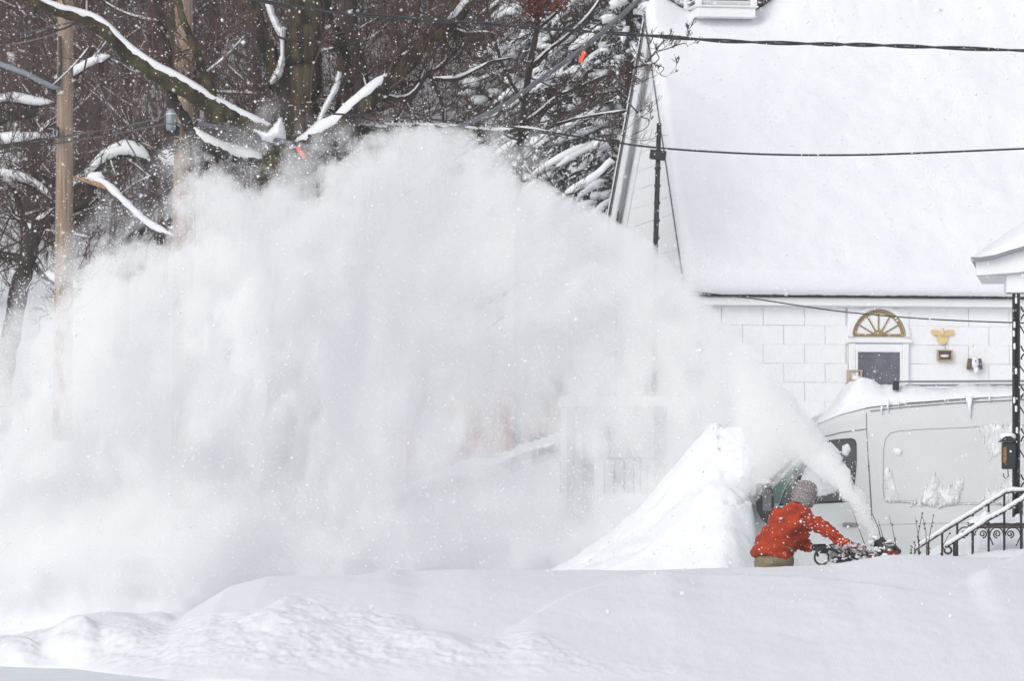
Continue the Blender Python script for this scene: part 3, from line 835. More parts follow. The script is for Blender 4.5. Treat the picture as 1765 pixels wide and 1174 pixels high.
# roof rack
zr = CH + (HZ - 660) * (VD + .3) / F
for dy in (.22, 1.78):
    MB().tube([P(1548, 658, VD + .22) + Vector((0, dy - .22, 0)), P(1765, 657, VD + .22) + Vector((0, dy - .22, 0)), P(2100, 657, VD + .22) + Vector((0, dy - .22, 0))], .012, 6).build('rack_rail', M['handle_grey'], van)
for px in (1544, 1900, 2080):
    c = P(px, 665, VD + .20)
    MB().bbox(c, (.07, .08, .10), .01).build('rack_foot', M['black_plastic'], van)
    MB().tube([c + Vector((0, 0, .04)), c + Vector((0, 1.6, .04))], .014, 6).build('rack_bar', M['black_metal'], van)

# snow on the van roof and windscreen
def van_roof_snow():
    nx, ny = 300, 60
    pxx = np.linspace(1372, 2190, nx)
    top = np.interp(pxx, [1372, 1390, 1415, 1445, 1462, 1476, 1492, 1512, 1530, 1560, 1600, 1640, 1672, 1700, 1765, 2190], [764, 742, 722, 700, 676, 659, 652, 656, 664, 663, 668, 669, 662, 666, 668, 668])
    top = top + 5 * (fbm(pxx / 14, pxx * 0, 81, 3) - .5)
    gp = np.interp(pxx, gut_px, gut_py)
    x = (pxx - 882.5) * VD / F
    zt = CH + (HZ - top) * (VD + .35) / F
    zg = CH + (HZ - gp) * VD / F
    V = []
    for j in range(ny):
        t = j / (ny - 1)
        yo = .10 + 1.8 * t
        e = np.clip(1 - abs(t - .5) * 2, 0, 1)
        prof = np.minimum(1, (e / .30)) ** .5
        base = zg + .06 + .07 * min(1, e / .3)
        nn = .03 * (fbm(x * 5, np.full(nx, yo * 5), 83) - .5) * 2 * prof
        droop = .10 * (fbm(x * 1.7, x * 0 + 5, 85) - .35) * (1 if j == 0 else max(0, 1 - j / 5))
        z = base + (zt - base) * prof + nn - (np.clip(droop, 0, .2) + .01 if j < 5 else 0)
        V.append(np.stack([x, VD + yo + 0 * x - (.02 * np.sin(x * 3) if j == 0 else 0), z], 1))
    V = np.concatenate(V)
    idx = (np.arange(ny - 1)[:, None] * nx + np.arange(nx - 1)[None, :]).ravel()
    Fq = np.stack([idx, idx + 1, idx + nx + 1, idx + nx], 1)
    o = mesh_obj('van_roof_snow', V, Fq, M['snow_fine'], smooth=True, label='rumpled snow lying along the roof of the grey van', cat='snow cover', kind='stuff')
van_roof_snow()
ic = 0
for (px, a, b_, r) in ((1672, 684, 722, .035), (1668, 684, 700, .025), (1520, 700, 716, .016), (1531, 690, 712, .02), (1549, 690, 704, .012), (1706, 684, 694, .014)):
    o = MB().tube([vs(px, a, .03), vs(px - 1, (a + b_) / 2, .025), vs(px + 1, b_, .02)], [r, r * .55, .003], 8).build('icicle', M['ice'], None, smooth=True,
        label=['longest icicle of packed snow hanging over the van side', 'short icicle just left of the longest one on the van', 'thin icicle under the front end of the van roof snow', 'thicker icicle below the black rack foot', 'small icicle right of the black rack foot', 'small stubby icicle near the porch post end of the van'][ic], cat='icicle', group='icicles on the van roof edge'); ic += 1

# the tall pile shovelled against the front of the van
def heap():
    xs_ = np.linspace(880, 1420, 330); dd = np.linspace(45.2, 51.2, 170)
    U, D = np.meshgrid(xs_, dd)
    rid = np.interp(xs_, [880, 950, 1000, 1060, 1095, 1130, 1155, 1180, 1200, 1222, 1235, 1250, 1280, 1320, 1360, 1400, 1420],
                    [995, 982, 955, 912, 880, 843, 812, 783, 758, 732, 727, 738, 752, 765, 765, 775, 830])
    rid = rid + 7 * (fbm(xs_ / 22, xs_ * 0, 91, 4) - .5) + 4 * (fbm(xs_ / 5, xs_ * 0, 92, 2) - .5) * sstep(1140, 1200, xs_)
    RC = 48.9
    zr_ = CH + (HZ - rid) * RC / F
    X = (U - 882.5) * RC / F
    Z = np.zeros_like(X)
    base = .35
    for i in range(len(xs_)):
        z = zr_[i]
        f = RC - dd
        # camera side: concave slope for x left; on the van (px>1300) a ledge that stops at the side of the van
        run = np.interp(xs_[i], [880, 1000, 1235, 1290, 1310], [1.6, 2.5, 3.3, 2.9, 2.2])
        t = np.clip(f / run, 0, 1)
        zz = base + (z - base) * (1 - t ** 1.15)
        tb = np.clip(-f / 2.2, 0, 1)
        zz = np.where(f < 0, base + (z - base) * (1 - tb ** 1.5), zz)
        Z[:, i] = zz
    Z = Z
    kern = np.exp(-np.linspace(-2, 2, 61) ** 2); kern /= kern.sum()
    Zb = np.stack([np.convolve(np.pad(Z[j], 30, mode='edge'), kern, mode='valid') for j in range(Z.shape[0])])
    wb = np.clip((RC - D) / .7, 0, 1); Z = Z * (1 - wb) + Zb * wb
    # cap the height right of the pile so the van side stays free
    pill = CH + (HZ - np.interp(xs_, [880, 1262, 1296, 1310, 1345, 1400, 1420], [400, 400, 846, 846, 804, 758, 740])) * VD / F
    near = D < VD + .04
    cut = np.interp(xs_, [880, 1262, 1300, 1420], [0, 0, 1, 1])
    wall = sstep(VD - .55, VD - .05, D)
    lowz = base + (1.28 - base) * (1 - np.clip((RC - D) / 2.6, 0, 1))
    k = sstep(1283, 1306, U)
    Z = np.where(D < VD + .02, Z * (1 - k) + np.minimum(Z, lowz - .9 * sstep(1300, 1340, U)) * k, Z)
    N = .22 * (fbm(X * 1.1, D * 1.1, 93, 4) - .5) * np.clip((RC + .2 - D) / .5, .45, 1) + .035 * (fbm(X * 7, D * 7, 95, 4) - .5)
    # shovelled block edges on the right half
    blk = sstep(1170, 1240, U) * (1 - sstep(1300, 1330, U))
    N += blk * .06 * (np.abs(fbm(X * 2.2 + 3, D * 1.6, 97, 3) - .5) * 2 - .3)
    Z = Z + N * np.clip((Z - base) * 3, 0, 1) * np.where((D > RC - .25) & (U < 1222), .25, 1)
    # crack running to the windscreen base
    crk = np.exp(-((HZ + (CH - Z) * F / D - (861 + 6 * np.sin(U / 14))) / 2.2) ** 2) * sstep(1228, 1244, U) * (1 - sstep(1298, 1306, U)) * (D < 48.6)
    Z = Z - .06 * crk
    grid_obj('snow_pile', X, D, Z, M['snow_fine'], label='tall pointed snow pile heaped against the buried front of the van', cat='snow pile')
heap()

relief('windscreen_snow', [(1236, 742), (1275, 740), (1300, 738), (1350, 728), (1392, 735), (1404, 750), (1362, 788), (1332, 816), (1300, 843), (1284, 856), (1262, 860), (1250, 850)], VD + .34, .36, 2.2, M['snow_fine'], None, soft=34, back=1.3, amp=.15, seed=131, nsc=22,
       label='slab of snow plastered over the van windscreen beside the mirror', cat='snow cover', kind='stuff')
relief('bonnet_snow', [(1215, 852), (1244, 866), (1290, 861), (1302, 866), (1306, 898), (1297, 925), (1291, 950), (1290, 990), (1215, 990)], VD + .10, .42, 2.2, M['snow_fine'], None, soft=30, back=.8, amp=.2, seed=137, nsc=20,
       label='bulging snow face under the windscreen crack left of the person', cat='snow cover', kind='stuff')

# ------------------------------------------------------------------ PORCH on the right
pr_ = thing('porch', (P(1750, 870, 46).x + 1.2, 46.6, .8), 'white porch corner with a curved snow-covered roof edge at the right edge', 'porch')
PD = 46.0
def slabpoly(poly, D, dep, sx=0): return MB().prism([P(a, b, D) for a, b in poly], (sx * dep, dep, 0))
edge = [(1673, 443), (1690, 443), (1715, 439), (1740, 431), (1765, 424), (1850, 395), (1850, 401), (1765, 430), (1740, 437), (1715, 445), (1690, 449), (1674, 449)]
slabpoly(edge[::-1], PD - .1, 2.2, .14).build('roof_edge', M['handle_grey'], pr_)
slabpoly([(1683, 475), (1850, 462), (1850, 402), (1765, 431), (1740, 438), (1715, 446), (1690, 450), (1683, 450)], PD, .06).build('fascia', M['white_paint'], pr_)
slabpoly([(1683, 450.5), (1764, 450.5), (1850, 450.5), (1850, 474), (1683, 474)], PD + .062, 1.9, .14).build('ceiling_box', M['white_paint'], pr_)
slabpoly([(1735, 505), (1850, 505), (1850, 463.5), (1735, 472)], PD + .07, .25).build('beam', M['white_paint'], pr_)
MB().tube([P(1683, 475.5, PD - .01), P(1735, 474, PD - .01), P(1770, 468, PD - .01), P(1850, 462, PD - .01)], .006, 5).build('fascia_shadow_strip', M['seam_soft'], pr_)  # solid grey strip drawn as the line of shade below the fascia
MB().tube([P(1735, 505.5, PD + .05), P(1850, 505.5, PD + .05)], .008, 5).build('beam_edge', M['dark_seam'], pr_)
MB().bbox((P(1790, 870, PD).x + .9, PD + 1.1, .72), (1.9, 2.2, .35), .02).build('deck', M['porch_grey'], pr_)
# snow on the porch roof
def porch_snow():
    xs_ = np.linspace(1678, 1850, 70); dd = np.linspace(0, 1, 40)
    top = np.interp(xs_, [1678, 1690, 1710, 1735, 1765, 1800, 1850], [440, 428, 415, 397, 378, 362, 345])
    bot = np.interp(xs_, [1673, 1690, 1715, 1740, 1765, 1850], [443, 443, 439, 431, 424, 395])
    V = []
    for t in dd:
        D = PD - .08 + 2.1 * t
        e = min(1, t / .28, (1 - t) / .1 + .02) ** .5
        zt = CH + (HZ - top) * (PD + .5) / F; zb = CH + (HZ - bot) * (PD - .08) / F
        V.append(np.stack([(xs_ - 882.5) * PD / F + .14 * 2.1 * t, D + 0 * xs_, zb + (zt - zb) * e - .003], 1))
    V = np.concatenate(V); nx = 70
    idx = (np.arange(39)[:, None] * nx + np.arange(nx - 1)[None, :]).ravel()
    mesh_obj('porch_roof_snow', V, np.stack([idx, idx + 1, idx + nx + 1, idx + nx], 1), M['snow'], smooth=True, label='deep smooth snow heaped on the white porch roof', cat='roof snow', kind='stuff')
porch_snow()
# ornamental iron post
ip = thing('porch_post', (P(1751, 870, PD).x, PD + .15, .85), 'black wrought iron porch post with scrollwork at the right edge', 'post')
for px in (1747.5, 1755.5):
    MB().tube([P(px, 892, PD + .1), P(px, 506, PD + .1)], .018, 6).build('upright', M['black_metal'], ip)
MB().tube([P(1792, 892, PD + .1), P(1792, 506, PD + .1)], .018, 6).build('upright', M['black_metal'], ip)
MB().bbox(P(1751.5, 700, PD + .115), (.05, .008, 2.35), .002).build('web_plate', M['black_metal'], ip)
def spiral(cx, cy_, r0, turns, D, flip=1, start=0):
    pts = []
    N = int(26 * turns)
    for i in range(N + 1):
        t = i / N; a = start + t * turns * 2 * math.pi * flip; r = r0 * (1 - .8 * t)
        pts.append(P(cx + r * math.cos(a), cy_ + r * math.sin(a), D))
    return pts
for k, yy in enumerate((540, 608, 676, 750, 830)):
    for fl in (1, -1):
        MB().tube(spiral(1774, yy + fl * 12, 14, 1.6, PD + .1, fl, math.pi), .009, 5, True).build('scroll', M['black_metal'], ip)
for (a, b) in ((560, 590), (630, 655), (700, 728), (775, 805)):
    MB().tube([P(1757, a, PD + .1), P(1775, b, PD + .1), P(1791, a, PD + .1)], .009, 5).build('brace', M['black_metal'], ip)
# small scraps of snow caught on the post
sb = MB()
for yy in (518, 560, 575, 597, 640, 690, 705, 742):
    sb.bbox(P(1749 + rnd.uniform(-2, 4), yy, PD + .075), (.025, .02, .07), .008)
sb.build('stuck_snow', M['snow_fine'], ip, kind='stuff')
# lantern-like mailbox on the post
lt = thing('porch_lantern', P(1737, 812, PD), 'black lantern with amber glass and a snow cap on the porch post', 'lantern')
c = P(1738, 786, PD - .02)
MB().bbox(c, (.14, .12, .29), .01).build('housing', M['black_metal'], lt)
for sx in (-1,):
    MB().bbox(c + Vector((-.071, -.0, .01)), (.008, .08, .20), .002).build('lantern_glass', M['amber'], lt)
MB().bbox(c + Vector((-.045, -.064, .01)), (.035, .008, .17), .002).build('lantern_glass', M['amber'], lt)
MB().prism([c + Vector(q) for q in ((-.11, -.09, .148), (.09, -.09, .148), (.02, -.09, .21), (-.04, -.09, .21))], (0, .18, 0)).build('lantern_roof', M['black_metal'], lt)
MB().ico(c + Vector((-.01, -.01, .205)), .09, (1.05, .9, .55), 12, 7).build('lantern_snow', M['snow_fine'], lt, smooth=True)
MB().tube([c + Vector((.0, .05, -.15)), c + Vector((.0, .0, -.22)), c + Vector((-.03, 0, -.25)), c + Vector((-.05, 0, -.22)), c + Vector((-.05, 0, -.19))], .006, 5).build('hook', M['black_metal'], lt)

# railings
def rail(name, path, D, posts, lab, curl=None, scrolls=(), r=.014):
    c = P(path[0][0], path[0][1], D)
    t = thing(name, (c.x, D, .9), lab, 'railing', group='iron stair railings by the porch')
    MB().tube([P(a, b, D) for a, b in path], r, 8).build('top_rail', M['black_metal'], t)
    for (px, a, b, rr) in posts:
        MB().tube([P(px, a, D), P(px, b, D)], rr, 6).build('baluster', M['black_metal'], t)
    if curl:
        pts = [P(curl[0] + curl[2] * math.cos(a), curl[1] + curl[2] * math.sin(a), D) for a in np.linspace(-2.4, 3.6, 24)]
        MB().tube(pts, .011, 6).build('curl', M['black_metal'], t)
    for s_ in scrolls:
        MB().tube(s_, .008, 5).build('scroll', M['black_metal'], t)
    # snow caught on the rail
    sn = MB()
    pts = [P(a, b, D) + Vector((0, -.004, r + .012)) for a, b in path]
    fine = []
    for i in range(len(pts) - 1):
        for k in range(14):
            fine.append(pts[i].lerp(pts[i + 1], k / 14) + Vector((0, 0, rnd.uniform(-.004, .006))))
    fine.append(pts[-1])
    sn.tube(fine, [rnd.uniform(.020, .027) for _ in fine], 7)
    sn.build('rail_snow', M['snow_fine'], t, smooth=True)
    return t
rail('stair_railing', [(1576, 949), (1640, 908), (1686, 880), (1733, 850), (1743, 848), (1850, 848)], 45.9,
     [(1600, 935, 985, .012), (1624, 919, 985, .012), (1650, 903, 975, .012), (1677, 886, 965, .012), (1704, 868, 955, .012), (1731, 852, 950, .012), (1761, 849, 950, .014), (1790, 849, 950, .012)],
     'farther black iron stair railing rising to the porch post')
D2 = 45.3
scr = []
for (cx, fl) in ((1664, 1), (1694, -1), (1719, 1), (1741, -1)):
    scr.append(spiral(cx, 921, 7, 1.5, D2, fl, math.pi / 2 if fl > 0 else math.pi / 2))
for (a, b) in ((1650, 1676), (1680, 1704), (1706, 1730), (1733, 1759)):
    m_ = (a + b) / 2
    pts = [P(m_ + (b - a) / 2 * math.cos(q), 924 - 15 * math.sin(q), D2) for q in np.linspace(0, math.pi, 14)]
    scr.append(pts)
scr.append([P(1702, 918, D2), P(1712, 940, D2)]); scr.append([P(1759, 925, D2), P(1751, 942, D2)])
rail('stair_railing', [(1629, 944), (1660, 925), (1700, 899), (1733, 881), (1765, 861), (1850, 808)], D2,
     [(1646, 936, 968, .022), (1676, 918, 960, .011), (1704, 900, 955, .013), (1731, 883, 955, .013), (1760, 866, 955, .013), (1790, 846, 955, .013)],
     'nearer black iron railing with a curled end and scrollwork panel', curl=(1634, 949, 6), scrolls=scr)
# log rail behind
lg = MB(); pts = [P(px, 905.5, 45.6) for px in np.linspace(1668, 1850, 12)]
lg.tube(pts, [.026] + [.034 + .003 * rnd.random() for _ in pts[1:]], 10)
lg.build('log_rail', M['log'], None, smooth=True, label='weathered round log lying across behind the iron railing', cat='log')
def drift(name, pts_top, D0, D1, zb, lab, seed, **kk):
    xs_ = np.linspace(pts_top[0][0], pts_top[-1][0], 120); tt = np.linspace(0, 1, 40)
    top = np.interp(xs_, [p[0] for p in pts_top], [p[1] for p in pts_top]) + 2 * (fbm(xs_ / 10, xs_ * 0, seed) - .5)
    Dm = (D0 + D1) / 2; zt = CH + (HZ - top) * Dm / F
    V = []
    for t in tt:
        e = np.sin(math.pi * t) ** .6 if 0 < t < 1 else 0
        D = D0 + (D1 - D0) * t
        V.append(np.stack([(xs_ - 882.5) * Dm / F, D + 0 * xs_, zb + (zt - zb) * e + .015 * (fbm(xs_ / 12, xs_ * 0 + t * 9, seed + 1) - .5)], 1))
    V = np.concatenate(V); idx = (np.arange(39)[:, None] * 120 + np.arange(119)[None, :]).ravel()
    return mesh_obj(name, V, np.stack([idx, idx + 1, idx + 121, idx + 120], 1), M['snow_fine'], smooth=True, label=lab, cat='snow drift', **kk)
drift('log_snow', [(1668, 900), (1676, 892), (1690, 888), (1698, 881), (1708, 886), (1725, 890), (1748, 893), (1753, 886), (1765, 888), (1850, 889)], 45.45, 45.78, P(1700, 902, 45.6).z, 'ragged ridge of snow resting on the weathered log', 101)
drift('snow_drift', [(1560, 975), (1580, 960), (1600, 950), (1618, 941), (1640, 936), (1665, 926), (1700, 918), (1740, 912), (1765, 910), (1850, 905)], 45.5, 47.6, .4, 'snow drift burying the porch steps behind the iron railings', 103)
drift('snow_drift', [(1600, 985), (1640, 962), (1680, 953), (1720, 948), (1765, 946), (1850, 944)], 44.5, 46.3, .4, 'low snow drift around the feet of the curled railing', 105)

# ------------------------------------------------------------------ bare shrubs poking out of the bank
def shrub(name, D, stems, lab, budn=5):
    x0 = P(stems[0][0][0], 0, D).x
    t = thing(name, (x0, D, .85), lab, 'shrub', group='bare shoots sticking out of the snow')
    for s_ in stems:
        pts = [P(a, b, D + rnd.uniform(-.05, .05)) for a, b in s_]
        MB().tube(pts, [.006 - .0045 * i / (len(pts) - 1) for i in range(len(pts))], 5).build('stem', M['twig'], t)
        for k in range(budn):
            i = rnd.randrange(len(pts) - 1); q = pts[i].lerp(pts[i + 1], rnd.random())
            MB().ico(q + Vector((rnd.choice((-1, 1)) * .009, 0, 0)), rnd.uniform(.005, .010), (1, 1, 1.3), 6, 4).build('bud', M['bud'], t, smooth=True)
    return t
shrub('bare_shoot', 45.0, [[(1497, 955), (1489, 935), (1478, 905), (1470, 882)]], 'thin leaning bare shoot just left of the snow blower chute', 1)
shrub('bare_shoot', 44.4, [[(1522, 945), (1514, 910), (1503, 885), (1500, 830), (1498, 795)], [(1528, 950), (1520, 920), (1513, 893)]], 'tall thin bare shoots rising behind the snow blower chute', 3)
shrub('bare_shoot', 44.3, [[(1548, 960), (1543, 935), (1537, 905), (1532, 888)]], 'single budded shoot just right of the snow blower', 6)
shrub('bare_shoot', 44.5, [[(1583, 965), (1584, 930), (1577, 890)], [(1586, 965), (1582, 925), (1589, 888), (1588, 884)], [(1597, 960), (1596, 915), (1589, 888)], [(1600, 965), (1602, 925), (1608, 895), (1611, 886)], [(1571, 960), (1571, 940)], [(1576, 960), (1577, 935)]], 'clump of budded shoots at the foot of the iron railing', 6)
shrub('bare_shoot', 44.6, [[(1622, 960), (1626, 940), (1634, 925), (1638, 915)]], 'short faint shoot by the curled end of the railing', 4)

# ------------------------------------------------------------------ PERSON
def skinned(joints, edges, root, sub=2):
    names = list(joints); me = bpy.data.meshes.new('tmp')
    me.from_pydata([joints[n][0] for n in names], [(names.index(a), names.index(b)) for a, b in edges], [])
    o = bpy.data.objects.new('tmp', me); link(o)
    md = o.modifiers.new('s', 'SKIN'); md.use_smooth_shade = True
    sv = me.skin_vertices[0].data
    for i, n in enumerate(names):
        r = joints[n][1]; sv[i].radius = r if hasattr(r, '__len__') else (r, r)
        sv[i].use_root = (n == root)
    o.modifiers.new('u', 'SUBSURF').levels = sub
    o.modifiers['u'].render_levels = sub
    dg = bpy.context.evaluated_depsgraph_get(); dg.update()
    ev = o.evaluated_get(dg); m2 = ev.to_mesh()
    V = np.array([v.co[:] for v in m2.vertices]); Fs = [tuple(p.vertices) for p in m2.polygons]
    Nn = np.array([v.normal[:] for v in m2.vertices])
    ev.to_mesh_clear(); bpy.data.objects.remove(o, do_unlink=True); bpy.data.meshes.remove(me)
    return V, Fs, Nn

QD = 44.75
def Q(px, py, d=0.0): return tuple(P(px, py, QD + d))
per = thing('person', (P(1335, 870, QD).x, QD, 0.02), 'person in a snow-dusted orange jacket and grey knit hat bending over the snow blower', 'person')
fz = .05
J = {
 'pelvis': (Q(1334, 975), (.15, .13)), 'waist': (Q(1340, 948, .03), (.145, .12)), 'chest': (Q(1358, 912, .08), (.17, .14)), 'uchest': (Q(1368, 894, .1), (.15, .12)),
 'neck': (Q(1380, 878, .12), (.06, .06)), 'jaw': (Q(1386, 865, .14), (.075, .075)), 'head': (Q(1388, 852, .15), (.095, .10)), 'crown': (Q(1387, 843, .15), (.08, .085)),
 'shL': (Q(1352, 888, .16), .075), 'elL': (Q(1374, 935, .24), .055), 'wrL': (Q(1401, 944, .08), .036), 'hdL': (Q(1410, 945, .04), .034),
 'shR': (Q(1394, 895, -.03), .078), 'elR': (Q(1430, 920, -.17), .056), 'wrR': (Q(1464, 940, -.20), .036), 'hdR': (Q(1475, 944, -.20), .034),
 'hipL': ((P(1326, 0, QD).x, QD + .09, .86), .11), 'knL': ((P(1344, 0, QD).x, QD + .16, .48), .075), 'anL': ((P(1322, 0, QD).x, QD + .12, .10), .045), 'ftL': ((P(1348, 0, QD).x, QD + .16, .06), .04),
 'hipR': ((P(1338, 0, QD).x, QD - .09, .86), .11), 'knR': ((P(1360, 0, QD).x, QD - .10, .48), .075), 'anR': ((P(1340, 0, QD).x, QD - .12, .10), .045), 'ftR': ((P(1366, 0, QD).x, QD - .10, .06), .04)}
E = [('pelvis', 'waist'), ('waist', 'chest'), ('chest', 'uchest'), ('uchest', 'neck'), ('neck', 'jaw'), ('jaw', 'head'), ('head', 'crown'), ('uchest', 'shL'), ('shL', 'elL'), ('elL', 'wrL'), ('wrL', 'hdL'),
     ('uchest', 'shR'), ('shR', 'elR'), ('elR', 'wrR'), ('wrR', 'hdR'), ('pelvis', 'hipL'), ('hipL', 'knL'), ('knL', 'anL'), ('anL', 'ftL'), ('pelvis', 'hipR'), ('hipR', 'knR'), ('knR', 'anR'), ('anR', 'ftR')]
JB = {k: (v[0], tuple(np.array(v[1]) * .86) if hasattr(v[1], '__len__') else v[1] * .8) for k, v in J.items()}
V, Fs, Nn = skinned(JB, E, 'pelvis'); mesh_obj('body', V, Fs, M['skin'], per, smooth=True)
# face, mostly turned away towards the chute
hc = Vector(J['head'][0]); fd = Vector((.80, .52, -.25)).normalized(); sdv = fd.cross(Vector((0, 0, 1))).normalized()
MB().ico(hc + fd * .098 + Vector((0, 0, -.012)), .016, (1, 1, 1.4)).build('nose', M['skin'], per, smooth=True)
for s_ in (-1, 1):
    MB().ico(hc + fd * .082 + sdv * s_ * .032 + Vector((0, 0, .012)), .011).build('eye', M['dark_seam'], per, smooth=True)
MB().tube([hc + fd * .088 + sdv * -.022 + Vector((0, 0, -.055)), hc + fd * .094 + Vector((0, 0, -.053)), hc + fd * .088 + sdv * .022 + Vector((0, 0, -.055))], .005, 5).build('mouth', M['jacket'], per)
# jacket
JK = {'hem': (Q(1330, 969, .0), .265), 'hem2': (Q(1332, 952, .01), .235), 'waist': (Q(1340, 935, .03), .222), 'chest': (Q(1354, 912, .07), .222), 'uch': (Q(1368, 892, .1), .178),
      'neck': (Q(1380, 878, .12), .085),
      'shL': (Q(1350, 886, .16), .10), 'elL': (Q(1376, 935, .24), .085), 'wrL': (Q(1401, 944, .08), .056),
      'shR': (Q(1397, 897, -.06), .092), 'mR': (Q(1413, 908, -.12), .082), 'elR': (Q(1430, 919, -.17), .078), 'fR': (Q(1448, 931, -.20), .068), 'wrR': (Q(1463, 940, -.20), .055)}
EJ = [('hem', 'hem2'), ('hem2', 'waist'), ('waist', 'chest'), ('chest', 'uch'), ('uch', 'neck'), ('uch', 'shL'), ('shL', 'elL'), ('elL', 'wrL'), ('uch', 'shR'), ('shR', 'mR'), ('mR', 'elR'), ('elR', 'fR'), ('fR', 'wrR')]
V, Fs, Nn = skinned(JK, EJ, 'hem', 3)
w = (fbm(V[:, 0] * 9 + V[:, 2] * 6, V[:, 2] * 16 - V[:, 0] * 8 + V[:, 1] * 5, 111, 3) - .5)
w2 = (fbm(V[:, 0] * 30 + V[:, 1] * 9, V[:, 2] * 34, 113, 2) - .5)
V = V + Nn * (w * .085 + w2 * .010)[:, None]
jk = mesh_obj('jacket', V, Fs, M['jacket'], per, smooth=True)
JV, JN = V, Nn
# folds across the back, hem band, collar, pocket flap
cz = Vector(J['neck'][0]); cr = [cz + Vector((math.cos(a) * .085, math.sin(a) * .085, .02 - .035 * math.cos(a))) for a in np.linspace(0, 2 * math.pi, 24)]
MB().tube(cr, .026, 7).build('collar', M['jacket'], per, smooth=True)
MB().bbox(Vector(Q(1362, 946, -.185)), (.07, .015, .016), .005, R=Matrix.Rotation(.5, 3, 'Y')).build('pocket_flap', M['dark_seam'], per)
# cuff of snow
for k, rr in (('wrR', .05),):
    c = Vector(JK[k][0]); MB().tube([c + Vector((-.05, 0, .02)), c + Vector((.02, 0, -.01))], [rr + .012, rr], 10).build('cuff', M['glove_snowy'], per, smooth=True)
# trousers
T_ = {'w': (Q(1332, 950), .22), 'm': (Q(1334, 972), .245), 'p': (Q(1335, 1000), .27), 'hipL': (J['hipL'][0], .12), 'knL': (J['knL'][0], .09), 'anL': (J['anL'][0], .075), 'hipR': (J['hipR'][0], .12), 'knR': (J['knR'][0], .09), 'anR': (J['anR'][0], .075)}
V, Fs, Nn = skinned(T_, [('w', 'm'), ('m', 'p'), ('p', 'hipL'), ('hipL', 'knL'), ('knL', 'anL'), ('p', 'hipR'), ('hipR', 'knR'), ('knR', 'anR')], 'p')
V = V + Nn * ((fbm(V[:, 0] * 22, V[:, 2] * 10, 115, 3) - .5) * .02)[:, None]
mesh_obj('trousers', V, Fs, M['khaki'], per, smooth=True)
for s_ in 'LR':
    a = Vector(J['an' + s_][0]); f_ = Vector(J['ft' + s_][0])
    MB().tube([a + Vector((0, 0, .15)), a + Vector((0, 0, .02)), a], [.07, .065, .06], 10).tube([a + Vector((-.04, 0, -.03)), f_ + Vector((.04, 0, -.02))], [.055, .05], 10).build('boot', M['boot'], per, smooth=True)
# hat
c = Vector(J['head'][0]); ax = Vector((.30, .10, .95)).normalized(); hm = ax.to_track_quat('Z', 'X').to_matrix()
hb = MB(); prof = [(.108, -.115), (.118, -.10), (.119, -.06), (.116, -.05), (.121, -.02), (.122, .03), (.114, .075), (.095, .11), (.062, .135), (.025, .146)]
nn = 28; vs_ = []
for (r, z) in prof:
    for j in range(nn):
        a = 2 * math.pi * j / nn
        k = 1 + .012 * math.sin(a * 14)
        vs_.append(hm @ Vector((r * math.cos(a) * k, r * math.sin(a) * k * .93, z)) + c)
fs_ = [(i * nn + j, i * nn + (j + 1) % nn, (i + 1) * nn + (j + 1) % nn, (i + 1) * nn + j) for i in range(len(prof) - 1) for j in range(nn)] + [tuple((len(prof) - 1) * nn + j for j in range(nn))]
hb.add(vs_, fs_); hat = hb.build('hat', M['knit'], per, smooth=True)
HV = np.array([tuple(v) for v in vs_])
# gloves: palm and five curled fingers each
def glove(wr, grip, D_dir, m, name='glove', K=1.3):
    wr = Vector(wr); grip = Vector(grip)
    f = (grip - wr).normalized(); up = Vector((0, 0, 1)); side = f.cross(up).normalized(); up = side.cross(f).normalized()
    g = MB(); pc = wr.lerp(grip, .55)
    pv, pf, pn = skinned({'a': (tuple(wr), (.048, .042)), 'b': (tuple(pc), (.062, .036)), 'c': (tuple(grip - f * .01), (.056, .030))}, [('a', 'b'), ('b', 'c')], 'b', 2)
    g.add([Vector(v) for v in pv], pf)
    for i, (o_, L) in enumerate(((-.042, .078), (-.014, .090), (.014, .085), (.042, .068))):
        b0 = grip - f * .012 + side * o_
        pts = [b0, b0 + f * L * .45 + up * .006, b0 + f * L * .75 - up * .02, b0 + f * L * .6 - up * .048, b0 + f * L * .3 - up * .055]
        g.tube(pts, [.0165, .0165, .0155, .014, .011], 7)
    tb = pc + side * .048 * D_dir - f * .02
    g.tube([tb, tb + f * .03 + side * .018 * D_dir - up * .012, tb + f * .055 + side * .006 * D_dir - up * .032, tb + f * .06 - up * .045], [.019, .018, .016, .012], 7)
    return g.build(name, m, per, smooth=True)
glove(Q(1464, 940, -.21), Q(1482, 943, -.22), -1, M['glove_snowy'])
glove(Q(1403, 944, .07), Q(1417, 944, .0), 1, M['glove'])
# snow specks on jacket and hat
sp = MB()
front = [i for i in range(len(JV)) if JN[i][1] < .25 or JN[i][2] > .5]
for k in range(230):
    i = rnd.choice(front); r = rnd.choice((.003, .004, .004, .005, .006, .009))
    sp.ico(Vector(JV[i]) + Vector(JN[i]) * .001, r, (1.2, .8, .9), 5, 3)
for k in range(200):
    v = HV[rnd.randrange(len(HV))]; sp.ico(v, rnd.choice((.003, .004, .006)), (1, 1, 1), 5, 3)
sp.build('snow_specks', M['flake'], per, kind='stuff')

# ------------------------------------------------------------------ SNOW BLOWER
BD = 44.95
def B(px, py, d=0.0): return P(px, py, BD + d)
bl = thing('snow_blower', (B(1490, 870).x, BD, .05), 'snow-caked black and red snow blower throwing snow from its chute', 'snow blower')
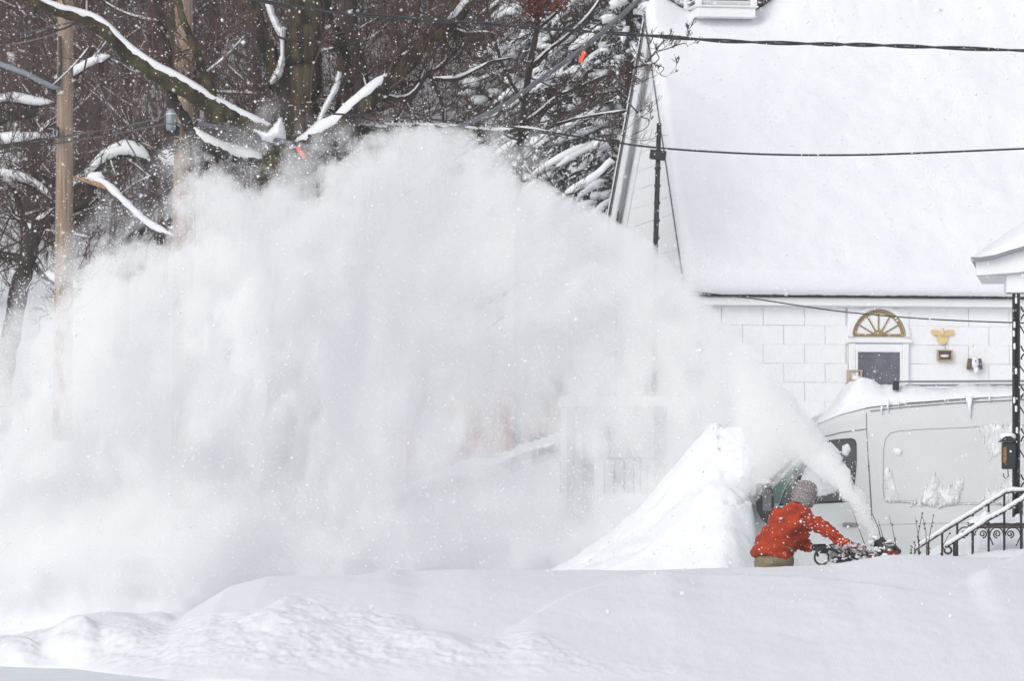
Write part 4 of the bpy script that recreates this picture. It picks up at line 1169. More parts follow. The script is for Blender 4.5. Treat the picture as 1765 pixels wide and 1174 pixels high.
# handlebars
for d in (-.24, .30):
    MB().tube([B(1410, 960, d), B(1406, 948, d), B(1416, 943, d), B(1440, 950, d), B(1470, 975, d), B(1480, 1010, d)], .014, 8).build('handlebar', M['machine_black'], bl, smooth=True)
lp = [B(1416 + 12 * math.cos(a), 961 + 13 * math.sin(a), -.26) for a in np.linspace(0, 2 * math.pi, 22)]
MB().tube(lp, .011, 6).build('grip_loop', M['machine_black'], bl, smooth=True)
MB().tube([B(1407, 947, .28), B(1422, 944, .28)], .021, 8).build('hand_grip', M['rubber'], bl, smooth=True)
MB().bbox(B(1452, 955, .03), (.24, .46, .13), .02, R=Matrix.Rotation(.25, 3, 'Y')).build('dash_panel', M['machine_grey'], bl)
MB().bbox(B(1464, 968, -.02), (.38, .40, .07), .02, R=Matrix.Rotation(.12, 3, 'Y')).build('frame', M['machine_black'], bl)
MB().lathe(B(1459, 955, -.235), [(.004, -.012), (.017, -.01), (.017, 0)], 12, 'Y').build('red_button', M['tag_red'], bl)
MB().tube([B(1436, 948, -.2), B(1430, 940, -.18), B(1444, 938, -.15)], .010, 6).build('control_lever', M['machine_black'], bl)
for (px, py, r, d) in ((1472, 952, .055, -.24), (1488, 958, .045, -.2)):
    pts = [B(px, py, d) + Vector((r * math.cos(a), 0, r * math.sin(a))) for a in np.linspace(0, 2 * math.pi, 18)]
    MB().tube(pts, .010, 6).build('crank_ring', M['machine_black'], bl, smooth=True)
MB().bbox(B(1500, 962, -.20), (.22, .05, .06), .012, R=Matrix.Rotation(.15, 3, 'Y')).build('side_cover', M['machine_red'], bl)
MB().bbox(B(1536, 955, -.19), (.16, .05, .07), .012, R=Matrix.Rotation(.1, 3, 'Y')).build('housing_lip', M['machine_red'], bl)
# engine
eng = MB().bbox(B(1492, 985, .05), (.36, .38, .26), .04).build('engine', M['machine_black'], bl)
MB().lathe(B(1492, 968, .05), [(.12, -.02), (.125, .0), (.11, .04), (.05, .055)], 18).build('recoil_cover', M['machine_red'], eng, smooth=True)
MB().lathe(B(1475, 962, -.02), [(.03, -.02), (.035, .0), (.03, .02)], 12).build('fuel_cap', M['machine_black'], eng)
MB().bbox(B(1503, 966, -.12), (.14, .08, .10), .015).build('muffler', M['machine_grey'], eng)
for i in range(5):
    MB().box(B(1503, 963 + i * 2.6, -.165), (.11, .012, .006)).build('fin', M['machine_black'], eng)
# wheels
for d in (-.28, .28):
    w_ = MB().lathe(B(1478, 1010, d - .06) * 1.0, [(.1, 0), (.17, .01), (.19, .035), (.19, .09), (.17, .12)], 20, 'Y').build('wheel', M['rubber'], bl)
    MB().lathe(B(1478, 1010, d - .07), [(.02, 0), (.09, .005), (.1, .02)], 16, 'Y').build('rim', M['machine_grey'], w_)
# auger housing, open to the front (to the right)
hx = B(1535, 1000).x; hz_ = .30
hs = MB()
arcp = [(hx - .05 + .26 * math.cos(a), hz_ + .24 * math.sin(a)) for a in np.linspace(math.radians(60), math.radians(280), 14)]
for i in range(13):
    (x0, z0), (x1, z1) = arcp[i], arcp[i + 1]
    hs.add([(x0, BD - .36, z0), (x1, BD - .36, z1), (x1, BD + .36, z1), (x0, BD + .36, z0)], [(0, 1, 2, 3)])
for d in (-.36, .36):
    hs.prism([(x, BD + d, z) for x, z in arcp] + [(hx + .22, BD + d, hz_ - .22), (hx + .22, BD + d, hz_ + .12)], (0, .012, 0))
hs.build('auger_housing', M['machine_red'], bl)
ag = MB()
for s_ in (-1, 1):
    pts = [Vector((hx + .03 + .14 * math.cos(a), BD + s_ * (.03 + .30 * i / 40), hz_ + .14 * math.sin(a))) for i, a in enumerate(np.linspace(0, 5 * math.pi, 41))]
    ag.tube(pts, .018, 5)
ag.tube([(hx + .03, BD - .35, hz_), (hx + .03, BD + .35, hz_)], .02, 8)
ag.build('auger', M['machine_black'], bl, smooth=True)
# chute
ch0 = B(1522, 985); ch1 = B(1521, 950); ch2 = B(1513, 930)
chu = MB(); chu.tube([ch0, ch1, B(1518, 940), ch2], [.085, .08, .075, .065], 12, cap=False); chute = chu.build('chute', M['machine_black'], bl, smooth=True)
MB().lathe(B(1522, 962), [(.10, -.015), (.105, 0), (.10, .015)], 16).build('chute_ring', M['machine_red'], chute)
MB().bbox(B(1531, 952, -.09), (.09, .02, .12), .008, R=Matrix.Rotation(-.3, 3, 'Y')).build('chute_flap', M['machine_grey'], chute)
MB().bbox(B(1538, 950, -.1), (.15, .10, .09), .02, R=Matrix.Rotation(.2, 3, 'Y')).build('headlight', M['machine_grey'], bl)
MB().tube([B(1460, 952, -.1), B(1495, 950, -.12), B(1515, 957, -.12)], .009, 6).build('crank_rod', M['machine_grey'], bl)
for pts in (((1444, 946), (1462, 958), (1480, 950), (1494, 962)), ((1440, 962), (1470, 972), (1500, 962)), ((1530, 946), (1546, 944), (1552, 955)), ((1526, 938), (1540, 938), (1549, 948))):
    MB().tube([B(a, b, -.27) for a, b in pts], .007, 5).build('cable', M['machine_black'], bl, smooth=True)
for (a, b, c_) in ((1542, 944, 'x'), (1535, 956, 'x'), (1548, 951, 'x')):
    MB().ico(B(a, b, -.18), .035, (1.1, 1, .8), 8, 5, .5).build('bracket', M['machine_black'], bl)
# crusted snow on the machine
sn = MB()
for (px, py, r, q) in ((1446, 948, .05, (1.6, 1.5, .6)), (1462, 946, .04, (1.5, 1.6, .5)), (1455, 964, .03, (1.6, 1, .6)), (1494, 950, .055, (1.3, 1.4, .6)), (1509, 925, .05, (1, 1, .7)), (1504, 938, .045, (.8, 1, 1.2)),
                      (1530, 935, .045, (1.2, 1, .7)), (1541, 941, .03, (1.3, 1, .6)), (1520, 945, .04, (1, 1, .8)), (1484, 941, .03, (1.4, 1, .6)), (1548, 946, .025, (1, 1, .7)), (1470, 966, .03, (1.5, 1, .5)), (1425, 958, .02, (1, 1, 1))):
    for k in range(4):
        sn.ico(B(px + rnd.uniform(-5, 5), py + rnd.uniform(-3, 3), -.22 + rnd.uniform(-.05, .12)), r * rnd.uniform(.3, .7), q, 8, 5, .6)
for k in range(34):
    px = rnd.uniform(1428, 1548); py = 948 + (px - 1428) * -.02 + rnd.uniform(-2, 22)
    sn.ico(B(px, py, rnd.uniform(-.33, -.22)), rnd.uniform(.008, .030), (rnd.uniform(.9, 1.8), 1, rnd.uniform(.5, 1)), 7, 5, .7)
sn.build('crusted_snow', M['snow_fine'], bl, smooth=True, kind='stuff')

# ------------------------------------------------------------------ UTILITY POLES
def upole(px_b, px_t, D, rb, lab, hook=True):
    x = P(px_b, 870, D).x; z0 = gz(x, D)
    t = thing('utility_pole', (x, D, z0), lab, 'utility pole', group='wooden utility poles')
    pts = [Vector((x, D, z0 - .2))]
    top = P(px_t, -120, D)
    for k in range(1, 13):
        pts.append(Vector((x, D, z0)).lerp(top, k / 12))
    MB().tube(pts, [rb * (1 - .22 * k / 12) for k in range(13)], 16).build('pole', M['pole'], t, smooth=True)
    return t
p1 = upole(108, 114, 72, .165, 'bare wooden utility pole nearest the left edge of the photo')
p2 = upole(313, 318, 63, .165, 'wooden utility pole with a grey transformer beside the big maple')
# grey lamp arm on the first pole
MB().tube([P(103, 152, 71.8), P(88, 148, 71.7), P(40, 124, 71.5), P(-10, 106, 71.4), P(-60, 100, 71.3)], [.035, .045, .045, .045, .04], 8).build('lamp_arm', M['grey_metal'], p1, smooth=True)
MB().tube([P(103, 62, 71.8), P(104, 110, 71.8), P(101, 150, 71.8)], .03, 6).build('conduit', M['black_metal'], p1)
MB().bbox(P(97, 228, 71.75), (.10, .10, .20), .02).build('cable_bracket', M['black_metal'], p1)
MB().tube([P(93, 222, 71.7), P(92, 235, 71.7), P(97, 240, 71.7), P(99, 225, 71.7)], .012, 5).build('cable_clamp', M['grey_metal'], p1)
# transformer-like can and hardware on the second pole
tr = MB().lathe(P(295, 222, 62.6), [(.06, -.02), (.075, .02), (.075, .24), (.06, .28), (.03, .30)], 14).build('transformer_can', M['grey_metal'], p2, smooth=True)
MB().ico(P(295, 196, 62.6), .08, (1, 1, .5), 10, 6).build('can_snow', M['snow_fine'], tr, smooth=True)
MB().bbox(P(304, 222, 62.7), (.10, .06, .20), .02).build('fuse_box', M['machine_black'], p2)
MB().bbox(P(293, 190, 62.6), (.05, .05, .03), .01).build('red_cap', M['tag_red'], p2)
for (px, py, r) in ((303, 246, .07), (311, 250, .06), (299, 256, .05)):
    pts = [P(px, py, 62.6) + Vector((r * math.cos(a), 0, r * math.sin(a))) for a in np.linspace(0, 2 * math.pi, 16)]
    MB().tube(pts, .013, 5).build('coiled_lead', M['cable'], p2, smooth=True)
MB().tube([P(298, 258, 62.6), P(285, 266, 62.6), P(240, 245, 62.7)], .012, 5).build('lead_wire', M['cable'], p2)
MB().tube([P(262, 200, 62.7), P(265, 208, 62.7), P(272, 207, 62.7), P(275, 198, 62.7)], .012, 5).build('insulator', M['grey_metal'], p2)

# ------------------------------------------------------------------ CABLES
def cable(pts, D, r, lab, m=M['cable'], twist=0, snow=False, grp='overhead cables'):
    # smooth through points (Catmull-Rom), D may be per-point
    n = len(pts); DD = D if hasattr(D, '__len__') else [D] * n
    P3 = [P(p[0], p[1], DD[i]) for i, p in enumerate(pts)]
    out = []
    for i in range(n - 1):
        p0 = P3[max(i - 1, 0)]; p1_ = P3[i]; p2_ = P3[i + 1]; p3 = P3[min(i + 2, n - 1)]
        for k in range(10):
            t = k / 10
            out.append(.5 * ((2 * p1_) + (p2_ - p0) * t + (2 * p0 - 5 * p1_ + 4 * p2_ - p3) * t * t + (3 * p1_ - p0 - 3 * p2_ + p3) * t ** 3))
    out.append(P3[-1])
    b = MB()
    if twist:
        for ph in range(twist):
            b.tube([q + Vector((0, math.cos(i * .5 + ph * 2 * math.pi / twist) * r * 1.1, math.sin(i * .5 + ph * 2 * math.pi / twist) * r * 1.1)) for i, q in enumerate(out)], r, 6)
    else:
        b.tube(out, r, 6)
    return b.build('overhead_cable', m, None, smooth=True, label=lab, cat='cable', group=grp)
cable([(200, -60), (500, 10), (740, 33), (860, 42), (960, 50), (1110, 60), (1250, 70), (1400, 75), (1500, 77), (1640, 82), (1850, 90)], 55, .014, 'twisted dark cable crossing the top of the snowy roof', twist=2)
cable([(560, 195), (700, 203), (800, 210), (930, 225), (1040, 242), (1140, 255), (1300, 265), (1450, 267), (1600, 263), (1850, 252)], 56, .013, 'single sagging cable crossing the middle of the snowy roof')
cable([(1187, 502), (1240, 508), (1300, 515), (1450, 537), (1600, 550), (1765, 557), (1850, 559)], [63.7, 63.2, 62.5, 60, 57, 54, 52.5], .009, 'thin wire from the roof corner across the arched fanlight')
cable([(1160, -60), (1100, 0), (1020, 70), (940, 130), (870, 180), (800, 215), (740, 235), (660, 250), (590, 257), (520, 250), (460, 237), (400, 222), (330, 212)], [54, 54, 54.5, 55, 55.5, 56, 56.5, 57, 57.5, 58.5, 59.5, 61, 62.7], .019, 'thick grey bundle swooping down past the big maple fork', m=M['cable_grey'], twist=3)
cable([(-80, 262), (40, 244), (100, 236), (180, 224), (240, 212), (292, 198)], [72, 71.8, 71.6, 68, 65, 62.7], .016, 'upper of two cables strung between the utility poles')
cable([(-80, 278), (40, 256), (100, 246), (180, 234), (240, 222), (300, 210)], [72, 71.8, 71.6, 68, 65, 62.7], .016, 'lower of two cables strung between the utility poles')
cable([(-80, 68), (0, 60), (60, 52), (130, 36), (200, 18), (290, -5), (360, -30)], [74, 73, 72, 70, 68, 66, 64], .016, 'black cable climbing right across the top of the left pole')
cable([(-80, 84), (0, 77), (50, 70), (110, 54), (240, 20)], [76, 75, 74, 73, 72], .011, 'thin grey wire just below the topmost cable by the left pole', m=M['cable_grey'])
cable([(172, 150), (200, 210), (235, 270), (262, 320)], 61.5, .010, 'loose thin wire dangling between the two utility poles', m=M['cable_grey'])
cable([(280, 212), (330, 216), (400, 222), (500, 245)], 61.5, .008, 'fine service wire running from the pole towards the maple', m=M['cable_grey'])
for (a, b, D, lab) in (((512, 252), (525, 272), 58.3, 'orange marker tag on the cable by the maple trunk'), ((1008, 88), (1000, 107), 54.4, 'orange marker tag hanging on the cable before the conifers')):
    t = thing('cable_tag', P(a[0], a[1], D), lab, 'marker tag', group='orange tags on the thick cable')
    u, v_ = P(*a, D), P(*b, D)
    MB().tube([u, v_], .028, 6).build('tag_plate', M['tag_red'], t)
    MB().tube([u + (u - v_) * .9, u], .010, 5).build('strap', M['cable'], t)

# ------------------------------------------------------------------ TREES
class TreeB:
    """collects limb, twig and snow geometry"""
    def __init__(s): s.limb = []; s.tw = MB(); s.sn = MB()
def smooth_pts(pts, rs, k=5):
    n = len(pts); out = []; ro = []
    for i in range(n - 1):
        p0 = pts[max(i - 1, 0)]; a = pts[i]; b = pts[i + 1]; p3 = pts[min(i + 2, n - 1)]
        for q in range(k):
            t = q / k
            out.append(.5 * ((2 * a) + (b - p0) * t + (2 * p0 - 5 * a + 4 * b - p3) * t * t + (3 * a - p0 - 3 * b + p3) * t ** 3)); ro.append(rs[i] * (1 - t) + rs[i + 1] * t)
    out.append(pts[-1]); ro.append(rs[-1]); return out, ro
def snow_on(sn, pts, rs, amount=1.0, gaps=.25, seed=0, minr=.03):
    # resample evenly so the strip of snow runs smoothly
    P_ = [Vector(p) for p in pts]; cum = [0.0]
    for i in range(1, len(P_)): cum.append(cum[-1] + (P_[i] - P_[i - 1]).length)
    if cum[-1] < .05: return
    step = max(.05, min(.12, cum[-1] / 8)); m = max(4, int(cum[-1] / step)); ss = np.linspace(0, cum[-1], m)
    A = np.array([tuple(p) for p in P_]); Q_ = np.stack([np.interp(ss, cum, A[:, k]) for k in range(3)], 1); rr_ = np.interp(ss, cum, rs)
    if m > 6:
        for _ in range(2): Q_[1:-1] = (Q_[:-2] + Q_[1:-1] * 2 + Q_[2:]) / 4; rr_[1:-1] = (rr_[:-2] + rr_[1:-1] * 2 + rr_[2:]) / 4
    run = []
    def flush():
        if len(run) >= 3:
            k_ = len(run)
            sn.tube([q for q, _ in run], [max(.003, r * min(1, math.sin(math.pi * (i + .15) / (k_ - .7)) * 2.2) ** .6) for i, (q, r) in enumerate(run)], 8)
        run.clear()
    for i in range(m):
        t = Vector(Q_[min(i + 1, m - 1)] - Q_[max(i - 1, 0)]); sl = abs(t.z) / (t.length + 1e-9)
        if sl < .88 and float(vnoise(ss[i] * 1.1 + seed * 7.1, seed * 3.3, 5)) > gaps:
            r = (rr_[i] * .70 + minr) * amount * (1.05 - sl * .45) * (.72 + .56 * float(fbm(ss[i] * 2.6, seed, 9, 3)))
            tn = t.normalized(); up = Vector((0, -.3, 1)); up = (up - tn * up.dot(tn)).normalized()
            run.append((Vector(Q_[i]) + up * (rr_[i] * .62 + r * .30), r))
        else: flush()
    flush()
def grow(mb, p, d, L, r, depth, rr, spread=.6, seg=3, kids=(3, 4), minr=.004, sides=3, up=.1, shrink=.62, sn=None):
    pts = [p]; rs = [r]; q = p.copy(); dd = d.normalized()
    for i in range(seg):
        dd = (dd + Vector((rr.uniform(-.28, .28), rr.uniform(-.28, .28), rr.uniform(-.22, .28) + up * .4))).normalized()
        q = q + dd * L / seg; pts.append(q.copy()); rs.append(max(minr, r * (1 - .55 * (i + 1) / seg)))
    mb.tube(pts, rs, sides, cap=False)
    if sn is not None and r > .012 and rr.random() < .5: snow_on(sn, pts, rs, .9, .2, rr.random() * 50, .008)
    if depth <= 0: return
    for k in range(rr.randint(*kids)):
        t = rr.uniform(.25, 1); i = min(int(t * seg), seg - 1); b = pts[i].lerp(pts[i + 1], t * seg - i)
        nd = (dd + Vector((rr.uniform(-1, 1), rr.uniform(-1, 1), rr.uniform(-.6, 1))) * spread * 1.3).normalized()
        grow(mb, b, nd, L * shrink * rr.uniform(.7, 1.15), max(minr, rs[i] * .55), depth - 1, rr, spread, seg, kids, minr, sides, up, shrink, sn)

def traced_tree(name, D, limbs, lab, cat='tree', twigs=0, bark=M['bark'], snowy=.3, group=None, twL=.9, base=None, snow_amt=1.0, seed=1, twdepth=3, tmul=None, tsz=None):
    """limbs: list of (points[(px,py[,dD])], radii px, snow amount, material or None)"""
    rr = random.Random(seed)
    p0 = limbs[0][0][0]
    b0 = P(p0[0], p0[1], D); t = thing(name, (b0.x, D, gz(b0.x, D) if base is None else base), lab, cat, group)
    sn = MB(); tw = MB(); ntw = 0
    for li, L in enumerate(limbs):
        pts = [P(q[0], q[1], D + (q[2] if len(q) > 2 else 0)) for q in L[0]]
        rs = [r * D / F for r in L[1]]
        if li == 0 and pts[0].z > gz(pts[0].x, pts[0].y) - .3:
            g0 = Vector((pts[0].x, pts[0].y, gz(pts[0].x, pts[0].y) - .3)); pts = [g0, g0.lerp(pts[0], .5)] + pts; rs = [rs[0] * 1.3, rs[0] * 1.1] + rs
        pp, ro = smooth_pts(pts, rs, 6)
        pp = [q + Vector((rr.uniform(-1, 1), rr.uniform(-1, 1), rr.uniform(-1, 1))) * r * .16 for q, r in zip(pp, ro)]
        ro = [r * rr.uniform(.9, 1.12) for r in ro]
        nm = 'trunk' if li == 0 and L[4 - 1:] != ['x'] else 'limb'
        MB().tube(pp, ro, 12 if max(ro) > .1 else 8).build('trunk' if li == 0 else 'limb', L[3] or bark, t, smooth=True)
        if L[2] > 0: snow_on(sn, pp, ro, L[2], .24, seed + li * 3.7)
        tl = (twigs if tmul is None else twigs * tmul.get(li, 1))
        if tl:
            for k in range(int(tl * len(pp) / 12 + .5)):
                i = rr.randrange(len(pp) // 3, len(pp)) if li == 0 else rr.randrange(len(pp))
                d = Vector((rr.uniform(-1, 1), rr.uniform(-.25, .8), rr.uniform(-.4, 1)))
                grow(tw, pp[i], d, twL * rr.uniform(.5, 1.3) * (tsz or {}).get(li, 1), min(ro[i] * .4, .022), twdepth, rr, minr=.0035, sn=sn if rr.random() < snowy else None)
    if tw.v: tw.build('twigs', M['twig'], t, kind='stuff')
    if sn.v: sn.build('branch_snow', M['snow_fine'], t, smooth=True, kind='stuff')
    return t

mk, md_ = M['bark_moss'], M['bark_dark']
maple = traced_tree('maple_tree', 60, [
    ([(505, 900), (502, 700), (498, 420), (500, 320), (512, 230), (520, 140), (524, 60), (528, -60)], [56, 50, 46, 44, 38, 36, 33, 30], 0, None),
    ([(498, 330, -.1), (520, 272, -.3), (548, 246, -.4), (588, 218, -.4), (616, 190, -.4), (656, 153, -.3), (704, 109), (731, 75), (776, 44, .2), (810, 0, .3), (840, -50, .4)], [30, 25, 22, 19, 17, 15, 14, 11, 10, 9, 8], .9, None),
    ([(470, 300), (476, 240, -.2), (452, 226, -.3), (420, 210, -.4), (389, 194, -.5), (358, 179, -.6), (307, 148, -.7), (256, 118, -.8), (215, 87, -.8), (174, 46, -.9), (138, 28, -.9), (102, 20, -1), (60, 0, -1), (0, -20, -1)], [26, 20, 15, 13, 14, 14, 14, 13, 12, 11, 9, 8, 7, 6], .78, mk),
    ([(480, 155, .2), (470, 110, .2), (452, 60, .3), (436, 0, .4), (425, -50, .5)], [17, 15, 13, 11, 10], 0, None),
    ([(606, 205, -.3), (620, 165, -.2), (622, 136), (613, 85), (603, 34), (608, -50)], [14, 13, 13, 12, 12, 10], 0, md_),
    ([(572, 228, .3), (590, 170, .3), (600, 120, .5), (585, 60, .6), (566, 20, .8), (560, -50, .8)], [9, 8, 8, 7, 7, 6], .5, md_),
    ([(590, 222), (640, 224, .1), (690, 221, .2), (742, 220, .3), (800, 224, .4), (850, 228, .5), (905, 222, .6), (960, 232, .7)], [11, 9, 8, 7, 6, 5, 4, 3], .5, mk),
    ([(455, 300, .1), (440, 278), (410, 272), (372, 258, -.2), (335, 236, -.3), (318, 205, -.3), (294, 153, -.2), (286, 77, -.1), (272, 0), (266, -50)], [14, 12, 10, 10, 9, 9, 8, 8, 7, 7], 1.2, md_),
    ([(378, 206, -.5), (366, 165, -.6), (353, 133, -.6), (340, 95, -.7), (327, 61, -.8), (312, 20, -.8), (300, -50, -.8)], [10, 9, 7, 7, 6, 6, 5], 0, mk),
    ([(656, 153, -.3), (690, 90, .1), (712, 45, .3), (722, 0, .5)], [8, 7, 6, 5], .3, None),
    ([(138, 28, -.9), (136, 8, -.9), (128, -30, -.9)], [6, 5, 4], 1.0, mk),
    ([(656, 160, -.3), (673, 170, -.2), (708, 167), (735, 129, .1), (759, 116, .2), (772, 102, .2), (800, 70, .3)], [6, 5, 5, 4, 3.5, 3, 2], .3, md_),
    ([(740, 130, .1), (748, 145, .1), (762, 177, .1), (764, 210, .1)], [3.5, 3.2, 3, 2], .0, md_),
    ([(748, 136, .1), (789, 136, .2), (820, 119, .3), (850, 106, .3), (880, 100, .4)], [3.5, 3.2, 3, 2.4, 1.6], .5, md_),
    ([(776, 44, .2), (800, 60, .3), (840, 52, .4), (880, 70, .4)], [4, 3, 2.5, 1.8], .3, md_),
], 'large mossy-barked maple with forking snow-lined limbs rising from the blown snow', twigs=4.4, snowy=.3, twL=1.0, seed=11, tmul={0: .12, 1: .7, 3: .4, 7: .3, 8: .25})
# jagged broken stub on the left limb
jb = MB(); c = P(376, 200, 59.4)
for k in range(6):
    a = k * 1.05; jb.add([c + Vector((.09 * math.cos(a), .05 * math.sin(a), -.08)), c + Vector((.09 * math.cos(a + 1), .05 * math.sin(a + 1), -.08)), c + Vector((.03 * math.cos(a + .5) , 0, .22 + .08 * rnd.random())), c + Vector((0, 0, -.08))], [(0, 1, 2), (1, 3, 2), (3, 0, 2), (0, 3, 1)])
jb.build('broken_stub', mk, maple)
# snow wedge lodged between trunk and left limb
relief('wedged_snow', [(456, -20), (468, 0), (474, 25), (484, 45), (493, 48), (491, 75), (489, 110), (486, 130), (468, 146), (464, 140), (476, 120), (484, 95), (484, 70), (472, 45), (462, 20), (450, -20)], 59.8, .14, 2, M['snow_fine'], maple, soft=7, power=.6)
relief('wedged_snow', [(436, 222), (462, 228), (484, 203), (488, 212), (492, 238), (480, 248), (455, 240)], 59.35, .18, 2, M['snow_fine'], maple, soft=9)
relief('wedged_snow', [(583, 122), (588, 126), (584, 150), (572, 170), (562, 190), (552, 215), (546, 222), (547, 205), (556, 185), (570, 160), (578, 142)], 59.6, .10, 2, M['snow_fine'], maple, soft=5)

traced_tree('slender_tree', 62.3, [
    ([(893, 620), (893, 420), (895, 290), (898, 240), (902, 200), (912, 120), (925, 50), (936, -50)], [8, 7, 6, 6, 5.5, 5.5, 5, 4], .0, None),
    ([(902, 212), (935, 190), (960, 165), (1000, 150), (1060, 125), (1110, 112), (1130, 108)], [4.5, 4, 3.5, 3, 2.6, 2, 1.5], .5, None),
    ([(1110, 112), (1122, 98), (1130, 88), (1138, 76), (1150, 66), (1158, 62)], [1.8, 1.5, 1.2, 1, .8, .6], 0, None),
    ([(1130, 88), (1148, 84), (1165, 78), (1180, 74), (1186, 80)], [1.2, 1, .9, .7, .5], 0, None),
    ([(1130, 88), (1136, 100), (1128, 110), (1144, 116), (1138, 128), (1150, 132)], [1, .9, .8, .7, .6, .4], 0, None),
    ([(1060, 150), (1085, 178), (1105, 200), (1118, 206), (1114, 220), (1090, 232)], [1.6, 1.3, 1, .8, .7, .5], 0, None),
    ([(912, 120), (940, 90), (980, 60), (1020, 20), (1050, -30)], [4, 3.4, 3, 2.5, 2], .5, None),
    ([(905, 180), (870, 120), (850, 60), (838, 0)], [4, 3, 2.6, 2], .3, None),
    ([(925, 50), (960, 20), (990, -20)], [3, 2.4, 2], .4, None),
    ([(898, 240), (940, 222), (990, 205), (1040, 196), (1080, 190)], [4, 3, 2.6, 2, 1.6], .4, None),
    ([(893, 290), (870, 285), (850, 275), (830, 260)], [3.5, 3, 2.5, 2], 1, None),
], 'slender bare tree between the maple and the conifers, one branch reaching the gable', twigs=4.2, bark=M['bark_dark'], twL=.8, seed=23, snowy=.2, tmul={1: .9, 2: .35, 3: .45, 4: .45, 5: .35, 9: 1}, tsz={1: .35, 2: .3, 3: .25, 4: .25, 5: .2})
# red leaf cluster caught in its top
lf = MB()
for k in range(420):
    a = rnd.gauss(0, 1); b = rnd.gauss(0, 1)
    cx, cy_ = ((922, 8) if k < 330 else (965, 3))
    c = P(cx + a * (11 if k < 330 else 7), cy_ + b * 11, 61.9 + rnd.gauss(0, .12)); s_ = rnd.uniform(.025, .05)
    u = Vector((rnd.gauss(0, 1), rnd.gauss(0, 1), rnd.gauss(0, 1))).normalized(); v_ = u.orthogonal().normalized()
    lf.add([c - u * s_, c + v_ * s_ * .6 + Vector((0, 0, -.01)), c + u * s_, c - v_ * s_ * .6 + Vector((0, 0, -.01))], [(0, 1, 2), (0, 2, 3)])
lf.build('leaf_cluster', M['leaf_red'], None, label='clump of dry rust-red leaves at the top edge above the slender tree', cat='leaf cluster', kind='stuff')

# broken, splintered branch hanging between the poles
bb = thing('broken_branch', P(130, 305, 66), 'broken branch with a raw orange splintered end hanging beside the left pole', 'branch')
pts = [P(128, 304, 71.7), P(150, 312, 70.8), P(178, 318, 69.4), P(200, 338, 68.2), P(225, 362, 66.9), (P(250, 385, 65.6)), P(275, 400, 64.4), P(302, 411, 63)]
pp, ro = smooth_pts(pts, [.015, .04, .055, .06, .06, .055, .05, .04], 6)
MB().tube(pp, ro, 8).build('bough', M['bark'], bb, smooth=True)
MB().tube([P(126, 303, 71.6), P(145, 310, 70.8), P(172, 318, 69.5), P(192, 328, 68.5)], [.008, .035, .045, .02], 6).build('splinter', M['split_wood'], bb)
MB().tube([P(200, 344, 68.1), P(228, 370, 66.7), P(258, 394, 65.2), P(288, 407, 63.6)], [.01, .028, .028, .01], 6).build('splinter', M['split_wood'], bb)
sn = MB(); snow_on(sn, pp[4:], ro[4:], .85, .0, 3)
sn.ico(P(166, 305, 70), .12, (1.3, .8, .7), 10, 6, .5); sn.build('branch_snow', M['snow_fine'], bb, smooth=True, kind='stuff')
tw = MB(); r2 = random.Random(5)
for k in range(10): grow(tw, pp[r2.randrange(8, len(pp))], Vector((r2.uniform(-1, 1), 0, r2.uniform(-1, .5))), .5, .012, 2, r2, minr=.004)
tw.build('twigs', M['twig'], bb, kind='stuff')

traced_tree('gnarled_tree', 76, [
    ([(-10, 800), (2, 700), (20, 560), (46, 450), (62, 398), (95, 368), (140, 350), (170, 345)], [19, 18, 16, 15, 13, 10, 7, 4], .7, None),
    ([(46, 450), (20, 442), (-30, 436)], [9, 8, 7], .5, None),
    ([(48, 440), (70, 470), (95, 486), (130, 492), (138, 500)], [5, 5, 5, 4, 3], 1.5, None),
    ([(60, 405), (40, 380), (30, 340), (10, 310), (-20, 300)], [7, 6, 5, 5, 4], 1.2, None),
    ([(95, 368), (80, 335), (50, 315), (20, 305), (-20, 306)], [6, 5, 5, 4, 4], 1.4, None),
    ([(62, 398), (90, 380), (110, 345), (95, 320), (70, 300)], [6, 5, 4, 4, 3], .8, None),
], 'dark gnarled tree with tangled snowy boughs low at the left edge', twigs=8, bark=M['bark_dark'], seed=31, snowy=.5, twL=1.0)
traced_tree('gnarled_tree', 79, [
    ([(205, 620), (215, 480), (228, 420), (248, 380), (262, 340), (268, 300), (262, 270)], [12, 12, 11, 11, 10, 8, 6], .5, None),
    ([(268, 300), (240, 270), (215, 262), (185, 275), (155, 300), (120, 330)], [9, 9, 9, 8, 6, 5], 1.5, None),
    ([(262, 275), (290, 278), (330, 290)], [7, 6, 5], 2.0, None),
    ([(250, 375), (280, 340), (285, 300), (300, 280)], [6, 5, 4, 3], 1.4, None),
], 'dark tree between the poles with an arched bough under thick snow', twigs=5, bark=M['bark_dark'], seed=37, snowy=.5, twL=1.0)
traced_tree('laden_tree', 82, [
    ([(-60, 600), (-60, 400), (-50, 260), (-40, 215), (0, 205), (30, 198), (62, 196)], [16, 15, 14, 13, 11, 9, 5], 1.5, None),
    ([(-40, 215), (-10, 182), (20, 172), (55, 180), (95, 180)], [9, 7, 6, 5, 4], 1.4, None),
    ([(-50, 260), (0, 246), (40, 244), (92, 240)], [8, 7, 6, 5], 1.4, None),
    ([(60, 240), (75, 225), (90, 205)], [4, 3, 2], 1, None),
    ([(-50, 300), (-10, 270), (20, 275), (40, 290)], [6, 5, 4, 3], 1.5, None),
    ([(95, 140), (130, 128), (158, 108), (190, 100)], [5, 5, 4, 3], 1.6, None),
], 'snow-laden tree with thick white boughs at the left edge behind the pole', twigs=6, bark=M['bark_dark'], seed=41, snowy=.6, twL=1.2)
